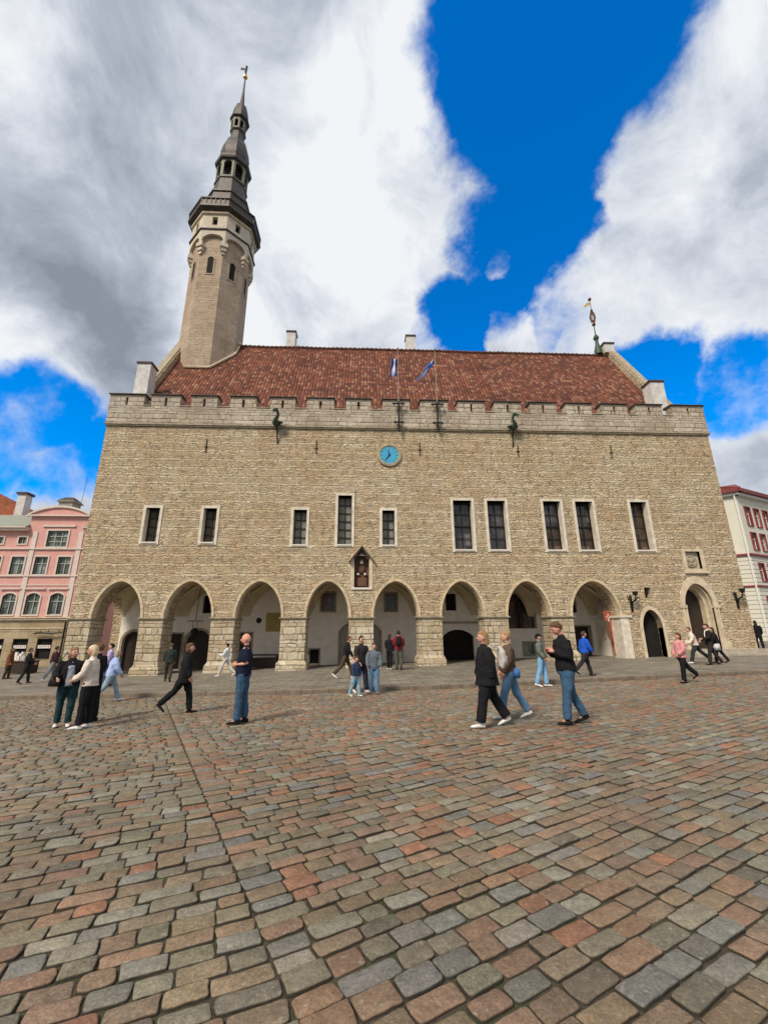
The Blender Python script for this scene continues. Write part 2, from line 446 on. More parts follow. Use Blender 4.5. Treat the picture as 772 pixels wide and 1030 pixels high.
# granite setts as real stones
def cobbles():
    pal = {'gg':(.180,.165,.112),'gb':(.158,.158,.142),'br':(.185,.128,.080),'pk':(.235,.140,.088),'rd':(.255,.112,.060),'lt':(.235,.222,.172),'dk':(.125,.110,.080),'tn':(.205,.152,.092)}
    V = []; F = []; C = []; base = 0
    A0 = Vector((9.79,-10.53)); A1 = Vector((14.85,-21.09))
    sd = (A1-A0).normalized()
    def side(p): d = Vector(p)-A0; return sd.x*d.y-sd.y*d.x     # >0 right of the seam seen from the camera
    rs = random.Random(3)
    def pick(x, y, right):
        n1 = noise.noise(Vector((x*.35, y*.35, 1)))+.5*noise.noise(Vector((x*1.1, y*1.1, 4)))
        red = (.30 if right else .08)+.45*max(-.3, n1)
        if right: 
            d = (x-CAMX)-.1*(y-CAMY)
            if d > 2.2 and y < -18: red -= .16
        u = rs.random()
        if u < red: k = rs.choice(['rd','pk','pk','br'])
        else: k = rs.choice(['gg','gg','gb','br','tn','lt','br','dk','gb','pk']) if right else rs.choice(['gg','gg','br','tn','lt','gb','tn','br','gg','dk'])
        c = pal[k]; c = tuple(.74*q+.26*w_ for q, w_ in zip(c, (.192,.155,.112))); s = rs.uniform(.86, 1.14)
        return [c[0]*s*rs.uniform(.96,1.04), c[1]*s, c[2]*s*rs.uniform(.94,1.06)]
    def inview(x, y):
        t = y-CAMY
        return t > -.8 and y < kerb_y(x)-.05 and CAMX-.86*t-2.2 < x < CAMX+1.02*t+2.2
    def stone(ca, sa, a, b, la, lb, org, col, dist):
        nonlocal base
        n = 20 if dist < 4.5 else (12 if dist < 8 else 8)
        ring = []; sk = rs.uniform(-.06,.06)
        ha, hb = la/2, lb/2
        cr = rs.uniform(.008, .026); cj = [(rs.uniform(-.009,.004), rs.uniform(-.007,.003)) for _ in range(4)]
        for q, (sx_, sy_) in enumerate(((1,1),(-1,1),(-1,-1),(1,-1))):
            cx_, cy_ = sx_*(ha+cj[q][0]), sy_*(hb+cj[q][1])
            arc = (0, 45, 90) if n >= 12 else (20, 70)
            st = {0:0, 1:90, 2:180, 3:270}[q]
            for t in arc:
                a_ = R(st+t); ring.append((cx_-sx_*cr+cr*math.cos(a_), cy_-sy_*cr+cr*math.sin(a_)))
            if n >= 20:
                nx_, ny_ = ((-1,1),(-1,-1),(1,-1),(1,1))[q]
                m_ = 3 if q in (0,2) else 1
                for h_ in range(1, m_+1):
                    f_ = h_/(m_+1)
                    if q in (0,2): ring.append((sx_*(ha-cr)*(1-2*f_), sy_*(hb+rs.uniform(-.006,.002))))
                    else: ring.append((sx_*(ha+rs.uniform(-.006,.002)), sy_*(hb-cr)*(1-2*f_)))
        n = len(ring)
        dz = rs.uniform(-.009,.007); tx, ty = rs.uniform(-.025,.025), rs.uniform(-.03,.03)
        levels = [(0, -.05, 0), (.0, -.010, .2), (.004, -.003, .8), (.011, -.0005, 1)] if dist < 8 else [(0,-.045,0),(.003,-.012,.5),(.02,0,1)]
        for ins, z, al in levels:
            for u, w in ring:
                aa = u*(1-ins/ha); bb = w*(1-ins/hb); aa += sk*bb
                x = org.x+(a+aa)*ca-(b+bb)*sa; y = org.y+(a+aa)*sa+(b+bb)*ca
                V.append((x, y, G(x, y)+z+dz+tx*aa+ty*bb)); C.append((*col, al))
        x = org.x+a*ca-b*sa; y = org.y+a*sa+b*ca
        V.append((x, y, G(x,y)+.003+dz)); C.append((*col, 1))
        for l in range(len(levels)-1):
            o = base+l*n
            for k in range(n):
                j = (k+1) % n; F.append((o+k, o+j, o+n+j, o+n+k))
        o = base+(len(levels)-1)*n; cidx = base+len(levels)*n
        for k in range(n): F.append((o+k, o+(k+1) % n, cidx))
        base += len(levels)*n+1
    for right, ang in ((True, 26.0), (False, 19.0)):
        ca, sa = math.cos(R(ang)), math.sin(R(ang)); org = A0
        b = -26.0
        while b < 26:
            lb = rs.uniform(.130,.170); bb = b+lb/2
            # where this row meets the seam
            den = ca*sd.y-sa*sd.x
            # point = org + a*(ca,sa) + bb*(-sa,ca) ; cross with sd = 0
            a0 = (sd.x*(bb*ca)+sd.y*bb*sa)/(sd.y*ca-sd.x*sa)
            wob = rs.uniform(0,.02)
            a = a0+.012
            sgn = 1 if right else -1
            travelled = 0
            ca2, sa2 = ca, sa
            while travelled < 34:
                la = rs.choice([rs.uniform(.17,.25), rs.uniform(.24,.35), rs.uniform(.22,.30)])
                ac = a+sgn*la/2
                wv = .03*math.sin(ac*.7+b*.1)+.015*math.sin(ac*2.1+1)
                x = org.x+ac*ca-(bb+wv)*sa; y = org.y+ac*sa+(bb+wv)*ca
                if inview(x, y):
                    dist = math.hypot(x-CAMX, y-CAMY)
                    gp = rs.uniform(.003,.009); gq = rs.uniform(.007,.018)
                    stone(ca, sa, ac, bb+wv, la-gp, lb-gq, org, pick(x, y, right), dist)
                a += sgn*la; travelled += la
            b += lb
    me = bpy.data.meshes.new('cobblestones'); me.from_pydata(V, [], F)
    at = me.color_attributes.new('Col', 'FLOAT_COLOR', 'POINT')
    at.data.foreach_set('color', np.array(C, dtype=np.float32).ravel())
    me.materials.append(M['cobble']); me.shade_smooth()
    o = bpy.data.objects.new('cobblestones', me); COL.objects.link(o); o['kind'] = 'structure'
cobbles()

# ------------------------------------------------------------------ town hall
hall = empty('town_hall', 'medieval limestone town hall with arcade, battlements, red roof and slender tower', 'town hall', (0,0,0))
W = 36.8; DEP = 14.6; TH = 1.25; ZS = 2.60; ZA = 4.5
PIERS = [(0,1.08),(3.56,4.74),(7.2,8.42),(10.83,12.13),(14.41,15.72),(18.15,19.41),(21.73,23.04),(25.41,26.64)]
BAYS = [(PIERS[i][1], PIERS[i+1][0]) for i in range(7)]+[(26.64, 29.32)]
WIN = [(3.03,3.79,6.61,8.59,'d'),(6.19,6.92,6.61,8.59,'d'),(11.2,11.94,6.50,8.54,'l'),(13.69,14.48,6.51,9.42,'l'),(16.22,16.93,6.50,8.54,'l'),
       (20.33,21.42,6.25,9.18,'g'),(22.34,23.41,6.25,9.18,'g'),(25.67,26.70,6.25,9.18,'gb'),(27.6,28.64,6.25,9.18,'gb'),(30.94,31.94,6.25,9.18,'b')]
outline = [(0, ZS)]
for a, b in BAYS:
    outline += arch_pts(a, b, ZS, ZA)
outline += [(29.32, -.2), (W, -.2), (W, 13.62), (0, 13.62)]
# drop repeated points
o2 = [outline[0]]
for p in outline[1:]:
    if abs(p[0]-o2[-1][0])+abs(p[1]-o2[-1][1]) > 1e-4: o2.append(p)
holes = [rect(a-.02, b+.02, z0, z1) for a, b, z0, z1, _ in WIN]
holes += [archhole(33.1, 34.75, .8, 3.1, 4.35), archhole(30.5, 31.62, .2, 1.95, 2.92), rect(30.93, 31.3, 3.56, 4.14), rect(33.72, 34.6, 5.2, 6.2), rect(14.66,15.48,4.15,5.9)]
MB().plate(o2, holes, 0, TH).build('wall', M['rubble'], hall)

# piers with impost and plinth
for i, (a, b) in enumerate(PIERS):
    z0 = P((a+b)/2)-.1
    m = MB(); m.box(a, b, 0.0, TH, z0, ZS-.13)
    p = m.build('pier', M['pier'], hall)
    m = MB(); m.hexa([(a-.0,-.03,ZS-.13),(b,-.03,ZS-.13),(b,TH+.03,ZS-.13),(a,TH+.03,ZS-.13)], [(a-.09,-.1,ZS-.05),(b+.09,-.1,ZS-.05),(b+.09,TH+.08,ZS-.05),(a-.09,TH+.08,ZS-.05)])
    m.box(a-.09, b+.09, -.1, TH+.08, ZS-.05, ZS+.0)
    m.build('impost', M['trimdark'], p)
    m = MB(); m.hexa([(a-.14,-.14,z0),(b+.14,-.14,z0),(b+.14,TH+.1,z0),(a-.14,TH+.1,z0)], [(a-.12,-.12,z0+.42),(b+.12,-.12,z0+.42),(b+.12,TH+.1,z0+.42),(a-.12,TH+.1,z0+.42)])
    m.hexa([(a-.12,-.12,z0+.42),(b+.12,-.12,z0+.42),(b+.12,TH+.1,z0+.42),(a-.12,TH+.1,z0+.42)], [(a-.01,-.01,z0+.6),(b+.01,-.01,z0+.6),(b+.01,TH+.01,z0+.6),(a-.01,TH+.01,z0+.6)])
    m.build('plinth', M['pier'], p)
# pale plastered jamb of the last bay
m = MB(); m.box(29.27, 29.75, -.04, TH+.02, .2, ZS-.1); m.box(29.2, 29.9, -.1, TH+.06, ZS-.1, ZS+.02)
m.build('jamb', M['frame'], hall)

# arch mouldings
for a, b in BAYS:
    inn = arch_pts(a, b, ZS, ZA, 12)
    out = arch_pts(a-.13, b+.13, ZS, ZA+.14, 12)
    m = MB(); n = len(inn)
    for y0, k in ((-.05, 0), ):
        A = [m.v((p[0], y0, p[1])) for p in inn]; B = [m.v((p[0], y0, p[1])) for p in out]
        A2 = [m.v((p[0], .3, p[1])) for p in grow(inn, ((a+b)/2, ZS), -.05)]; B2 = [m.v((p[0], .02, p[1])) for p in out]
        for i in range(n-1):
            m.bm.faces.new([A[i], A[i+1], B[i+1], B[i]]); m.bm.faces.new([A2[i], A2[i+1], A[i+1], A[i]]); m.bm.faces.new([B[i], B[i+1], B2[i+1], B2[i]])
    m.build('arch_moulding', M['archstone'], hall)

# windows: stone surround, sill, bars and glass
def bars(m, a, b, z0, z1, nx, nz, y, w=.03, d=.03):
    for i in range(1, nx): x = a+(b-a)*i/nx; m.box(x-w/2, x+w/2, y, y+d, z0, z1)
    for i in range(1, nz): z = z0+(z1-z0)*i/nz; m.box(a, b, y-.004, y+d-.004, z-w/2, z+w/2)
for a, b, z0, z1, k in WIN:
    s_ = .15
    m = MB(); m.plate(rect(a-s_, b+s_, z0-.12, z1+s_), [rect(a, b, z0, z1)], -.045, .5)
    fr = m.build('window', M['frame'], hall)
    MB().box(a-.02, b+.02, -.09, .3, z0-.05, z0+.03).build('sill', M['sill'], fr)
    gm = {'d':M['latticedark'],'l':M['latticeglass'],'g':M['glass'],'gb':M['glass'],'b':M['brownglass']}[k]
    MB().box(a, b, .46, .49, z0, z1).build('pane', gm, fr)
    m = MB()
    if k in ('d','l'): bars(m, a, b, z0, z1, 2, 6 if z1-z0 > 2.5 else 4, .40, .05)
    elif k == 'b': bars(m, a, b, z0, z1, 2, 4, .41, .02)
    else: bars(m, a, b, z0, z1, 2, 4, .38, .045); m.box(a, b, .36, .44, (z0+z1)/2-.04, (z0+z1)/2+.04)
    m.plate(rect(a, b, z0, z1), [rect(a+.045, b-.045, z0+.045, z1-.045)], .375, .45)
    m.build('glazing_bars', M['iron'] if k != 'b' else M['doorwood'], fr)
    if k == 'gb': MB().box(a+.05, b-.05, .452, .458, z0+.05, (z0+z1)/2-.3*(a > 27)+.1).build('blind', M['brownglass'], fr)

# plain corners of the recesses: small window, doors, portal
MB().box(30.9, 31.33, .4, .43, 3.5, 4.2).build('small_window_pane', M['dark'], hall)
m = MB(); c = (31.06, 1.6)
m.plate(grow(archhole(30.5,31.62,.2,1.95,2.92), c, .16)[1:-1]+[(31.78,.2),(30.34,.2)] if False else [(30.34,.2)]+arch_pts(30.34,31.78,1.95,3.12)+[(31.78,.2)], [archhole(30.5,31.62,.201,1.95,2.92)], -.035, .4)
d = m.build('door', M['trim'], hall)
MB().box(30.45, 31.66, .42, .5, .2, 2.95).build('door_leaf', M['dark'], d)
# portal with stepped mouldings
m = MB()
m.plate([(32.86,.8)]+arch_pts(32.86,35.0,3.1,4.78)+[(35.0,.8)], [archhole(33.1,34.75,.801,3.1,4.35)], -.09, .1)
m.plate([(33.0,.8)]+arch_pts(33.0,34.86,3.1,4.58)+[(34.86,.8)], [archhole(33.2,34.66,.801,3.1,4.24)], .1, .35)
m.plate([(33.05,.8)]+arch_pts(33.05,34.8,3.1,4.4)+[(34.8,.8)], [archhole(33.3,34.55,.801,3.1,4.1)], .35, .7)
for x in (32.93, 34.93, 33.1, 34.76): m.tube([(x,-.11,.8),(x,-.11,3.1)], .045, 8)
for x in (32.98, 34.88): m.box(x-.16, x+.16, -.16, .3, 3.0, 3.16)
for x in (32.9, 34.97): m.box(x-.2, x+.2, -.2, .3, .8, 1.25)
pt = m.build('portal', M['trim'], hall)
MB().box(33.1, 34.75, .72, .8, .8, 4.4).build('door', M['doorwood'], pt)
m = MB()
for k in range(3): m.box(32.6-.0*k, 38.6+.34*k, -.55-.36*k, -.004 if k == 0 else -.55-.36*(k-1), .1, .80-.2*k+.012*(k == 0))
m.build('steps', M['stepstone'], hall)
# carved coat-of-arms niche on the right
m = MB(); m.plate(rect(33.52, 34.8, 5.0, 6.36), [rect(33.72,34.6,5.2,6.2)], -.04, .2); m.box(33.5, 34.85, -.12, .0, 4.93, 5.03); m.box(33.7,34.62,.17,.3,5.18,6.22)
nb = m.build('relief_niche', M['trim'], hall)
m = MB(); m.lathe([(.0,0),(.34,0),(.36,.05),(.28,.07),(.27,.04),(.02,.05)], 0, 0, 20, 0, False)
m.blob((0,.03,.06),(.13,.17,.05)); m.blob((-.16,.1,.05),(.07,.12,.04)); m.blob((.16,.1,.05),(.07,.12,.04)); m.blob((0,-.17,.05),(.15,.06,.04))
r_ = m.build('carved_roundel', M['trimdark'], nb, loc=(34.1,.17,5.65)); r_.rotation_euler = (R(90),0,0)
# gabled niche with relief between bays 4 and 5
m = MB(); m.plate(rect(14.46,15.68,4.02,5.95), [rect(14.66,15.48,4.15,5.9)], -.03, .2)
nn = m.build('gabled_niche', M['trim'], hall)
m = MB(); m.box(14.6,15.54,.3,.34,4.1,6.0)
m.blob((15.07,.22,5.55),(.14,.1,.16)); m.blob((15.07,.24,5.2),(.2,.08,.26)); m.blob((14.88,.22,4.88),(.1,.07,.1)); m.blob((15.26,.22,4.88),(.1,.07,.1)); m.box(14.8,15.34,.2,.3,4.25,4.72)
m.build('carved_relief', M['statue'], nn)
m = MB(); m.blob((15.07,.14,5.58),(.11,.05,.12)); m.blob((14.88,.14,4.9),(.07,.03,.07)); m.blob((15.26,.14,4.9),(.07,.03,.07)); m.build('pale_figures', M['chimneywash'], nn)
m = MB()
m.tube([(14.36,-.14,5.55),(15.07,-.14,6.42)], [(.06,.17)]*2, 4, side=(0,0,1)); m.tube([(15.78,-.14,5.55),(15.07,-.14,6.42)], [(.06,.17)]*2, 4, side=(0,0,1))
m.build('little_roof', M['trimdark'], nn)
m = MB(); m.box(14.6,14.68,-.02,.2,4.14,5.8); m.box(15.46,15.54,-.02,.2,4.14,5.8); m.plate([(14.6,5.7),(15.07,6.3),(15.54,5.7)],[[(14.78,5.68+.03),(15.07,6.08),(15.36,5.71)]],-.04,.1); m.build('niche_frame', M['doorwood'], nn)
MB().box(14.55,15.6,-.07,.1,4.05,4.15).build('niche_sill', M['sill'], nn)

# parapet, cornice, merlons with slots and caps
m = MB(); m.box(-.06, W+.06, -.09, .7, 13.62, 13.70); m.box(-.1, W+.1, -.14, .7, 13.70, 13.78)
m.build('cornice', M['trimdark'], hall)
MER = [(-.06,1.94),(2.38,4.07),(4.73,6.26),(7.04,8.59),(9.43,10.93),(11.66,13.30),(14.03,15.56),(16.28,17.95),(18.62,20.32),(20.96,22.66),(23.28,24.95),(25.55,27.2),(27.85,29.5),(30.15,31.8),(32.4,34.1),(34.75,W+.06)]
pts = [(-.06,13.78)]
for a, b in MER:
    if pts[-1][0] != a: pts += [(pts[-1][0],14.95)] if len(pts) > 1 else []
    if a > 0: pts.append((a, 14.95))
    pts += [(a, 15.68), (b, 15.68)]
pts += [(W+.06, 13.78)]
# the outline runs up each merlon and down again
line = [(-.06,13.78)]
for i, (a, b) in enumerate(MER):
    line += [(a,15.68),(b,15.68)]
    if i < len(MER)-1: line += [(b,14.95),(MER[i+1][0],14.95)]
line += [(W+.06,13.78)]
sl = [rect((a+b)/2-.075,(a+b)/2+.075,14.98,15.5) for i,(a,b) in enumerate(MER) if i not in (7,8)]
pp = MB().plate(line, sl, -.06, .5).build('parapet', M['parapet'], hall)
m = MB()
for i,(a,b) in enumerate(MER):
    m2 = MB(); m2.hexa([(a-.07,-.16,15.68),(b+.07,-.16,15.68),(b+.07,.62,15.68),(a-.07,.62,15.68)],[(a-.07,-.15,15.73),(b+.07,-.15,15.73),(b+.02,.6,15.86),(a-.02,.6,15.86)])
    m2.build('merlon_cap', M['slate'], pp)
    if i < len(MER)-1: m.box(b+.0,MER[i+1][0],-.1,.54,14.95,15.0)
m.build('crenel_sill', M['trimdark'], pp)
for x0 in (-.06, W-.44):      # side parapets returning along the gables
    ln = [(0.5,13.78)]; y = .5
    for k in range(6):
        ln += [(y,15.0),(y+.5,15.0),(y+.5,15.68),(y+2.0,15.68),(y+2.0,15.0)]; y += 2.3
    ln += [(DEP,15.0),(DEP,13.78)]
    l2 = [ln[0]]
    for p in ln[1:]:
        if p != l2[-1]: l2.append(p)
    m = MB(); m.T = Matrix(((0,1,0,0),(1,0,0,0),(0,0,1,0),(0,0,0,1))); m.plate(l2, [], x0, x0+.5); m.build('side_parapet', M['parapet'], hall)

# gable walls (with an end arch into the arcade), back wall
def gable(x0, x1, name, low):
    m = MB(); m.T = Matrix(((0,1,0,0),(1,0,0,0),(0,0,1,0),(0,0,0,1)))
    ol = [(TH,-.9),(TH,13.62),(1.2,13.62),(1.2,15.5),(7.3,25.5),(13.4,15.5),(13.4,13.62),(DEP,13.62),(DEP,-.9)]
    hs = [archhole(1.5, 4.0, -.88, 2.6, 4.2)] if low else []
    m.plate(ol, hs, x0, x1); return m.build(name, M['rubble'], hall)
gable(0, .7, 'gable_wall', True); gable(W-.7, W, 'gable_wall', False)
MB().box(0.75, W-.75, DEP-1, DEP, -.9, 13.6).build('rear_wall', M['rubble'], hall)
for x0, x1 in ((.1,.6),(W-.6,W-.1)):    # whitewashed sloping copings
    m = MB()
    for s in (1, -1):
        q = [(1.15,15.45),(7.3,25.55)] if s == 1 else [(13.45,15.45),(7.3,25.55)]
        (ya,za),(yb,zb) = q
        m.hexa([(x0,ya,za-.35),(x1,ya,za-.35),(x1,yb,zb-.35),(x0,yb,zb-.35)],[(x0,ya,za+.12),(x1,ya,za+.12),(x1,yb,zb+.12),(x0,yb,zb+.12)])
    m.build('gable_coping', M['trimdark'], hall)

# main roof with UVs for the tiles, plus ridge tiles
def roof_plane(name, quad, uvs, mat, parent, thick=.12):
    me = bpy.data.meshes.new(name); q = [Vector(p) for p in quad]
    n = (q[1]-q[0]).cross(q[3]-q[0]).normalized()*thick
    vs = q+[p-n for p in q]
    me.from_pydata([tuple(p) for p in vs], [], [(0,1,2,3),(7,6,5,4),(0,4,5,1),(1,5,6,2),(2,6,7,3),(3,7,4,0)])
    uv = me.uv_layers.new(name='UVMap')
    idx = [l.vertex_index for l in me.loops]
    for i, vi in enumerate(idx): uv.data[i].uv = uvs[vi % 4]
    me.materials.append(mat); o = bpy.data.objects.new(name, me); COL.objects.link(o); o.parent = parent
    return o
sl_ = math.hypot(6.35, 10.3)
def sag(x): return .05*noise.noise(Vector((x*.22,3.1,0)))+.02*noise.noise(Vector((x*1.1,1,0)))
def sagging_roof():
    nx, nz = 120, 24; V = []; F = []; U = []
    for j in range(nz+1):
        t = j/nz
        for i in range(nx+1):
            x = .7+(W-1.4)*i/nx; d = .07*noise.noise(Vector((x*.3,t*3.2,5)))*math.sin(math.pi*min(1,t+.02))-.06*math.sin(math.pi*t)+sag(x)*t
            V.append((x,.95+6.35*t-d*.85,14.45+10.3*t+d*.5)); U.append((x,sl_*t+.05*noise.noise(Vector((x*.5,t*6,9)))))
    for j in range(nz):
        for i in range(nx): a = j*(nx+1)+i; F.append((a,a+1,a+nx+2,a+nx+1))
    me = bpy.data.meshes.new('roof'); me.from_pydata(V,[],F); uv = me.uv_layers.new(name='UVMap')
    for k, l in enumerate(me.loops): uv.data[k].uv = U[l.vertex_index]
    me.materials.append(M['tiles']); me.shade_smooth(); o = bpy.data.objects.new('roof', me); COL.objects.link(o); o.parent = hall
    return o
rf = sagging_roof()
roof_plane('rear_roof', [(W-.7,13.65,14.45),(.7,13.65,14.45),(.7,7.3,24.75),(W-.7,7.3,24.75)], [(0,0),(W,0),(W,sl_),(0,sl_)], M['tiles'], hall)
m = MB(); x = 4.4
while x < 35.4:
    s0 = sag(x)+random.uniform(-.02,.02); m.tube([(x,7.3,24.76+s0),(x+.2,7.3,24.80+s0),(x+.36,7.3,24.77+s0)], [.13,.15,.11], 8); x += .36
m.build('ridge_tiles', M['tiles'], rf)
MB().box(.7, W-.7, .5, 1.1, 14.2, 14.5).build('gutter_walk', M['slate'], hall)

# chimneys
def chimney(x0,x1,y0,y1,z0,z1):
    c = MB().box(x0,x1,y0,y1,z0,z1-.12).build('chimney', M['chimneywash'], hall)
    MB().box(x0-.07,x1+.07,y0-.07,y1+.07,z1-.12,z1).build('chimney_cap', M['slate'], c)
chimney(.25,1.1,1.55,2.4,13.9,19.1); chimney(34.95,35.9,1.55,2.4,13.9,18.6)
chimney(8.3,9.05,8.7,9.5,20,27.6); chimney(18.85,19.65,8.7,9.5,20,27.5)
chimney(35.75,36.6,6.9,7.8,24.9,25.85)
# vane on the right gable
v_ = MB().lathe([(.35,24.9),(.3,25.4),(.16,25.9),(.12,26.3),(.2,26.45),(.24,26.6),(.16,26.8),(.05,26.95),(.035,27.9)], 35.4, 7.3, 10, 0).build('gable_finial', M['patina'], hall)
m = MB(); m.tube([(35.4,7.3,27.8),(35.4,7.3,30.9)], .03, 6); m.blob((35.4,7.3,28.0), .16); m.blob((35.4,7.3,29.5), .11); m.blob((35.4,7.3,30.7), .15)
m.plate([(35.2,28.2),(35.1,28.7),(35.25,29.3),(35.4,29.5),(35.6,29.3),(35.7,28.8),(35.55,28.2)], [rect(35.3,35.5,28.5,29.0)], 7.28, 7.32)
m.build('vane_ornament', M['statue'], v_)
m = MB(); m.plate([(35.4,30.15),(34.7,29.75),(34.85,30.05),(35.1,30.3),(35.4,30.4)],[],7.285,7.315); m.build('vane_flag', M['gold'], v_)

# clock
m = MB(); m.lathe([(.72,0),(.72,.1),(.6,.12),(.6,.05)], 0,0,36,0)
ck = m.build('clock', M['trimdark'], hall, loc=(16.66,0.01,11.98)); ck.rotation_euler = (R(90),0,0)
MB().lathe([(.6,.05),(.6,.07)],0,0,36,0).build('clock_face', M['clockface'], ck)
m = MB()
for k in range(12):
    a = R(30*k); c_, s_ = math.cos(a), math.sin(a); L = .42 if k % 3 else .38
    m.tube([(s_*L,c_*L,.078),(s_*.55,c_*.55,.078)], .018, 4)
m.lathe([(.57,.07),(.57,.085),(.6,.085),(.6,.07)],0,0,36,0,False); m.build('hour_marks', M['gold'], ck)
m = MB()
for ang, L, w in ((348,.33,.035),(216,.47,.025)):
    a = R(ang); m.tube([(-math.sin(a)*.08,-math.cos(a)*.08,.095),(math.sin(a)*L,math.cos(a)*L,.095)], [w, w*.4], 4)
m.blob((0,0,.095),.04); m.build('clock_hands', M['iron'], ck)

# wall anchors
for x in (5.9,12.32,18.5,24.5,30.33):
    m = MB(); m.tube([(x,-.03,12.0),(x,-.05,12.85)],[.03,.025],5); m.box(x-.11,x+.11,-.03,.0,12.33,12.37)
    m.build('wall_anchor', M['iron'], hall)

# dragon-head water spouts
def spout(x, s):
    m = MB()
    m.tube([(x,.1,13.95),(x-.05*s,-.25,13.95),(x-.12*s,-.5,13.8),(x-.08*s,-.72,13.95),(x+.1*s,-.82,14.3),(x+.04*s,-.9,14.55),(x-.1*s,-1.05,14.6),(x-.22*s,-1.25,14.4)], [.15,.19,.2,.16,.10,.10,.12,.03], 10)
    m.blob((x-.04*s,-.98,14.63),(.13,.17,.10)); m.tube([(x+.0*s,-.9,14.7),(x+.1*s,-.75,14.86)],[.045,.01],6); m.tube([(x-.08*s,-1.0,14.5),(x-.2*s,-1.2,14.28)],[.05,.02],6)
    m.blob((x-.2*s,-.4,13.9),(.2,.2,.05)); m.blob((x+.2*s,-.4,13.9),(.2,.2,.05))
    sp = m.build('dragon_spout', M['patina'], hall, smooth=True)
    m = MB(); m.tube([(x-.05*s,-.5,13.9),(x,-.25,13.2),(x+.02,-.05,12.5)],[.07,.05,.05],6); m.tube([(x,-.6,13.9),(x,-.06,13.2)],[.03,.03],5); m.build('spout_bracket', M['iron'], sp)
spout(10.0, 1); spout(24.2, -1)
for o in list(bpy.data.objects):
    if o.name.startswith('dragon_spout'):
        cx_ = 10.0 if o.name == 'dragon_spout' else 24.2
        for q in [o]+list(o.children):
            for vv in q.data.vertices: vv.co = Vector((cx_+(vv.co.x-cx_)*.85, vv.co.y*.8, 13.6+(vv.co.z-13.6)*.85))

# wrought iron torch brackets
for x, z in ((30.05,3.35),(36.2,3.5)):
    t = empty('wall_torch', 'black wrought-iron torch bracket on the rubble wall '+('left of the small pointed door' if x < 31 else 'at the right corner beside the portal'), 'torch bracket', (x,0,z), 0, 'iron torch brackets')
    m = MB(); m.tube([(0,0,-.45),(0,-.06,-.2),(0,-.2,0),(.02,-.42,.1),(0,-.5,.35)],[.05,.045,.04,.035,.03],6); m.box(-.07,.07,-.02,.02,-.55,.35)
    m.tube([(0,-.1,0),(-.2,-.15,.1),(-.27,-.15,.32)],[.03,.03,.02],5); m.tube([(0,-.1,0),(.2,-.15,.05),(.3,-.15,.22),(.42,-.15,.2)],[.03,.03,.03,.04],5); m.build('bracket', M['iron'], t)
    MB().lathe([(.05,.3),(.12,.36),(.15,.52),(.13,.52),(.04,.34)],0,-.5,8,0,False).build('basket', M['iron'], t)

# ---- arcade interior
YB = 3.55
inner = []
for (a, b) in BAYS: inner.append((a, b))
cent = [((a+b)/2) for a, b in BAYS]
edges = [0.75]+[ (PIERS[i][0]+PIERS[i][1])/2 for i in range(1,8)]+[30.0]
bwh = []      # openings in the whitewashed back wall
bwh += [ [(1.0,-.33)]+seg_pts(1.0,2.12,1.35,1.95)+[(2.12,-.33)] ]
bwh += [ rect(3.72,4.42,-.2,1.8), [(4.62,-.24)]+seg_pts(4.62,6.12,1.25,2.0)+[(6.12,-.24)], rect(5.42,5.95,3.0,4.05)]
bwh += [ rect(7.8,8.5,-.12,1.8) ]
bwh += [ rect(12.6,13.42,3.1,4.2), rect(12.0,12.55,0.05,.85) ]
bwh += [ [(13.8,.01)]+seg_pts(13.8,16.2,1.9,2.45)+[(16.2,.01)] ]
bwh += [ rect(16.55,17.25,3.1,4.15), rect(20.33,21.0,3.1,4.15), [(20.05,.15)]+seg_pts(20.05,21.95,1.55,1.95)+[(21.95,.15)] ]
bwh += [ [(24.15,2.0)]+seg_pts(24.15,25.9,3.6,4.15)+[(25.9,2.0)], rect(25.05,26.1,.45,1.15), rect(28.0,28.7,2.95,4.0), rect(27.95,29.35,.22,2.1)]
MB().plate([(.75,-.9),(.75,4.9),(30.6,4.9),(30.6,-.9)], bwh, YB, YB+.3).build('arcade_back_wall', M['whitewash'], hall)
# what fills the openings
def fill(name, x0,x1,z0,z1,mat,y=YB+.2): MB().box(x0,x1,y,y+.06,z0,z1).build(name, M[mat], hall)
fill('arcade_door',.95,2.2,-.9,2.0,'doorwood'); fill('arcade_door',3.65,4.5,-.9,1.85,'doorwood'); fill('arcade_door',4.55,6.2,-.9,2.05,'doorwood',YB+.25); fill('arcade_window',5.35,6.02,2.9,4.1,'dark')
fill('arcade_door',7.7,8.6,-.9,1.85,'doorwood'); fill('arcade_window',12.55,13.5,3.0,4.3,'brownglass'); fill('stone_niche',11.95,12.6,0,.9,'dark')
fill('blind_doorway',13.75,16.3,-.9,2.5,'greydoor',YB+.1); fill('arcade_window',16.5,17.3,3.0,4.2,'brownglass'); fill('arcade_window',20.3,21.05,3.0,4.2,'dark')
fill('arcade_door',20.0,22.0,-.9,2.0,'dark'); fill('arcade_window',24.1,26.0,1.95,4.2,'brownglass'); fill('stone_niche',25.0,26.15,.4,1.2,'greydoor',YB+.15)
fill('arcade_window',27.95,28.75,2.9,4.05,'dark'); fill('arcade_door',27.9,29.4,-.9,2.15,'doorwood')
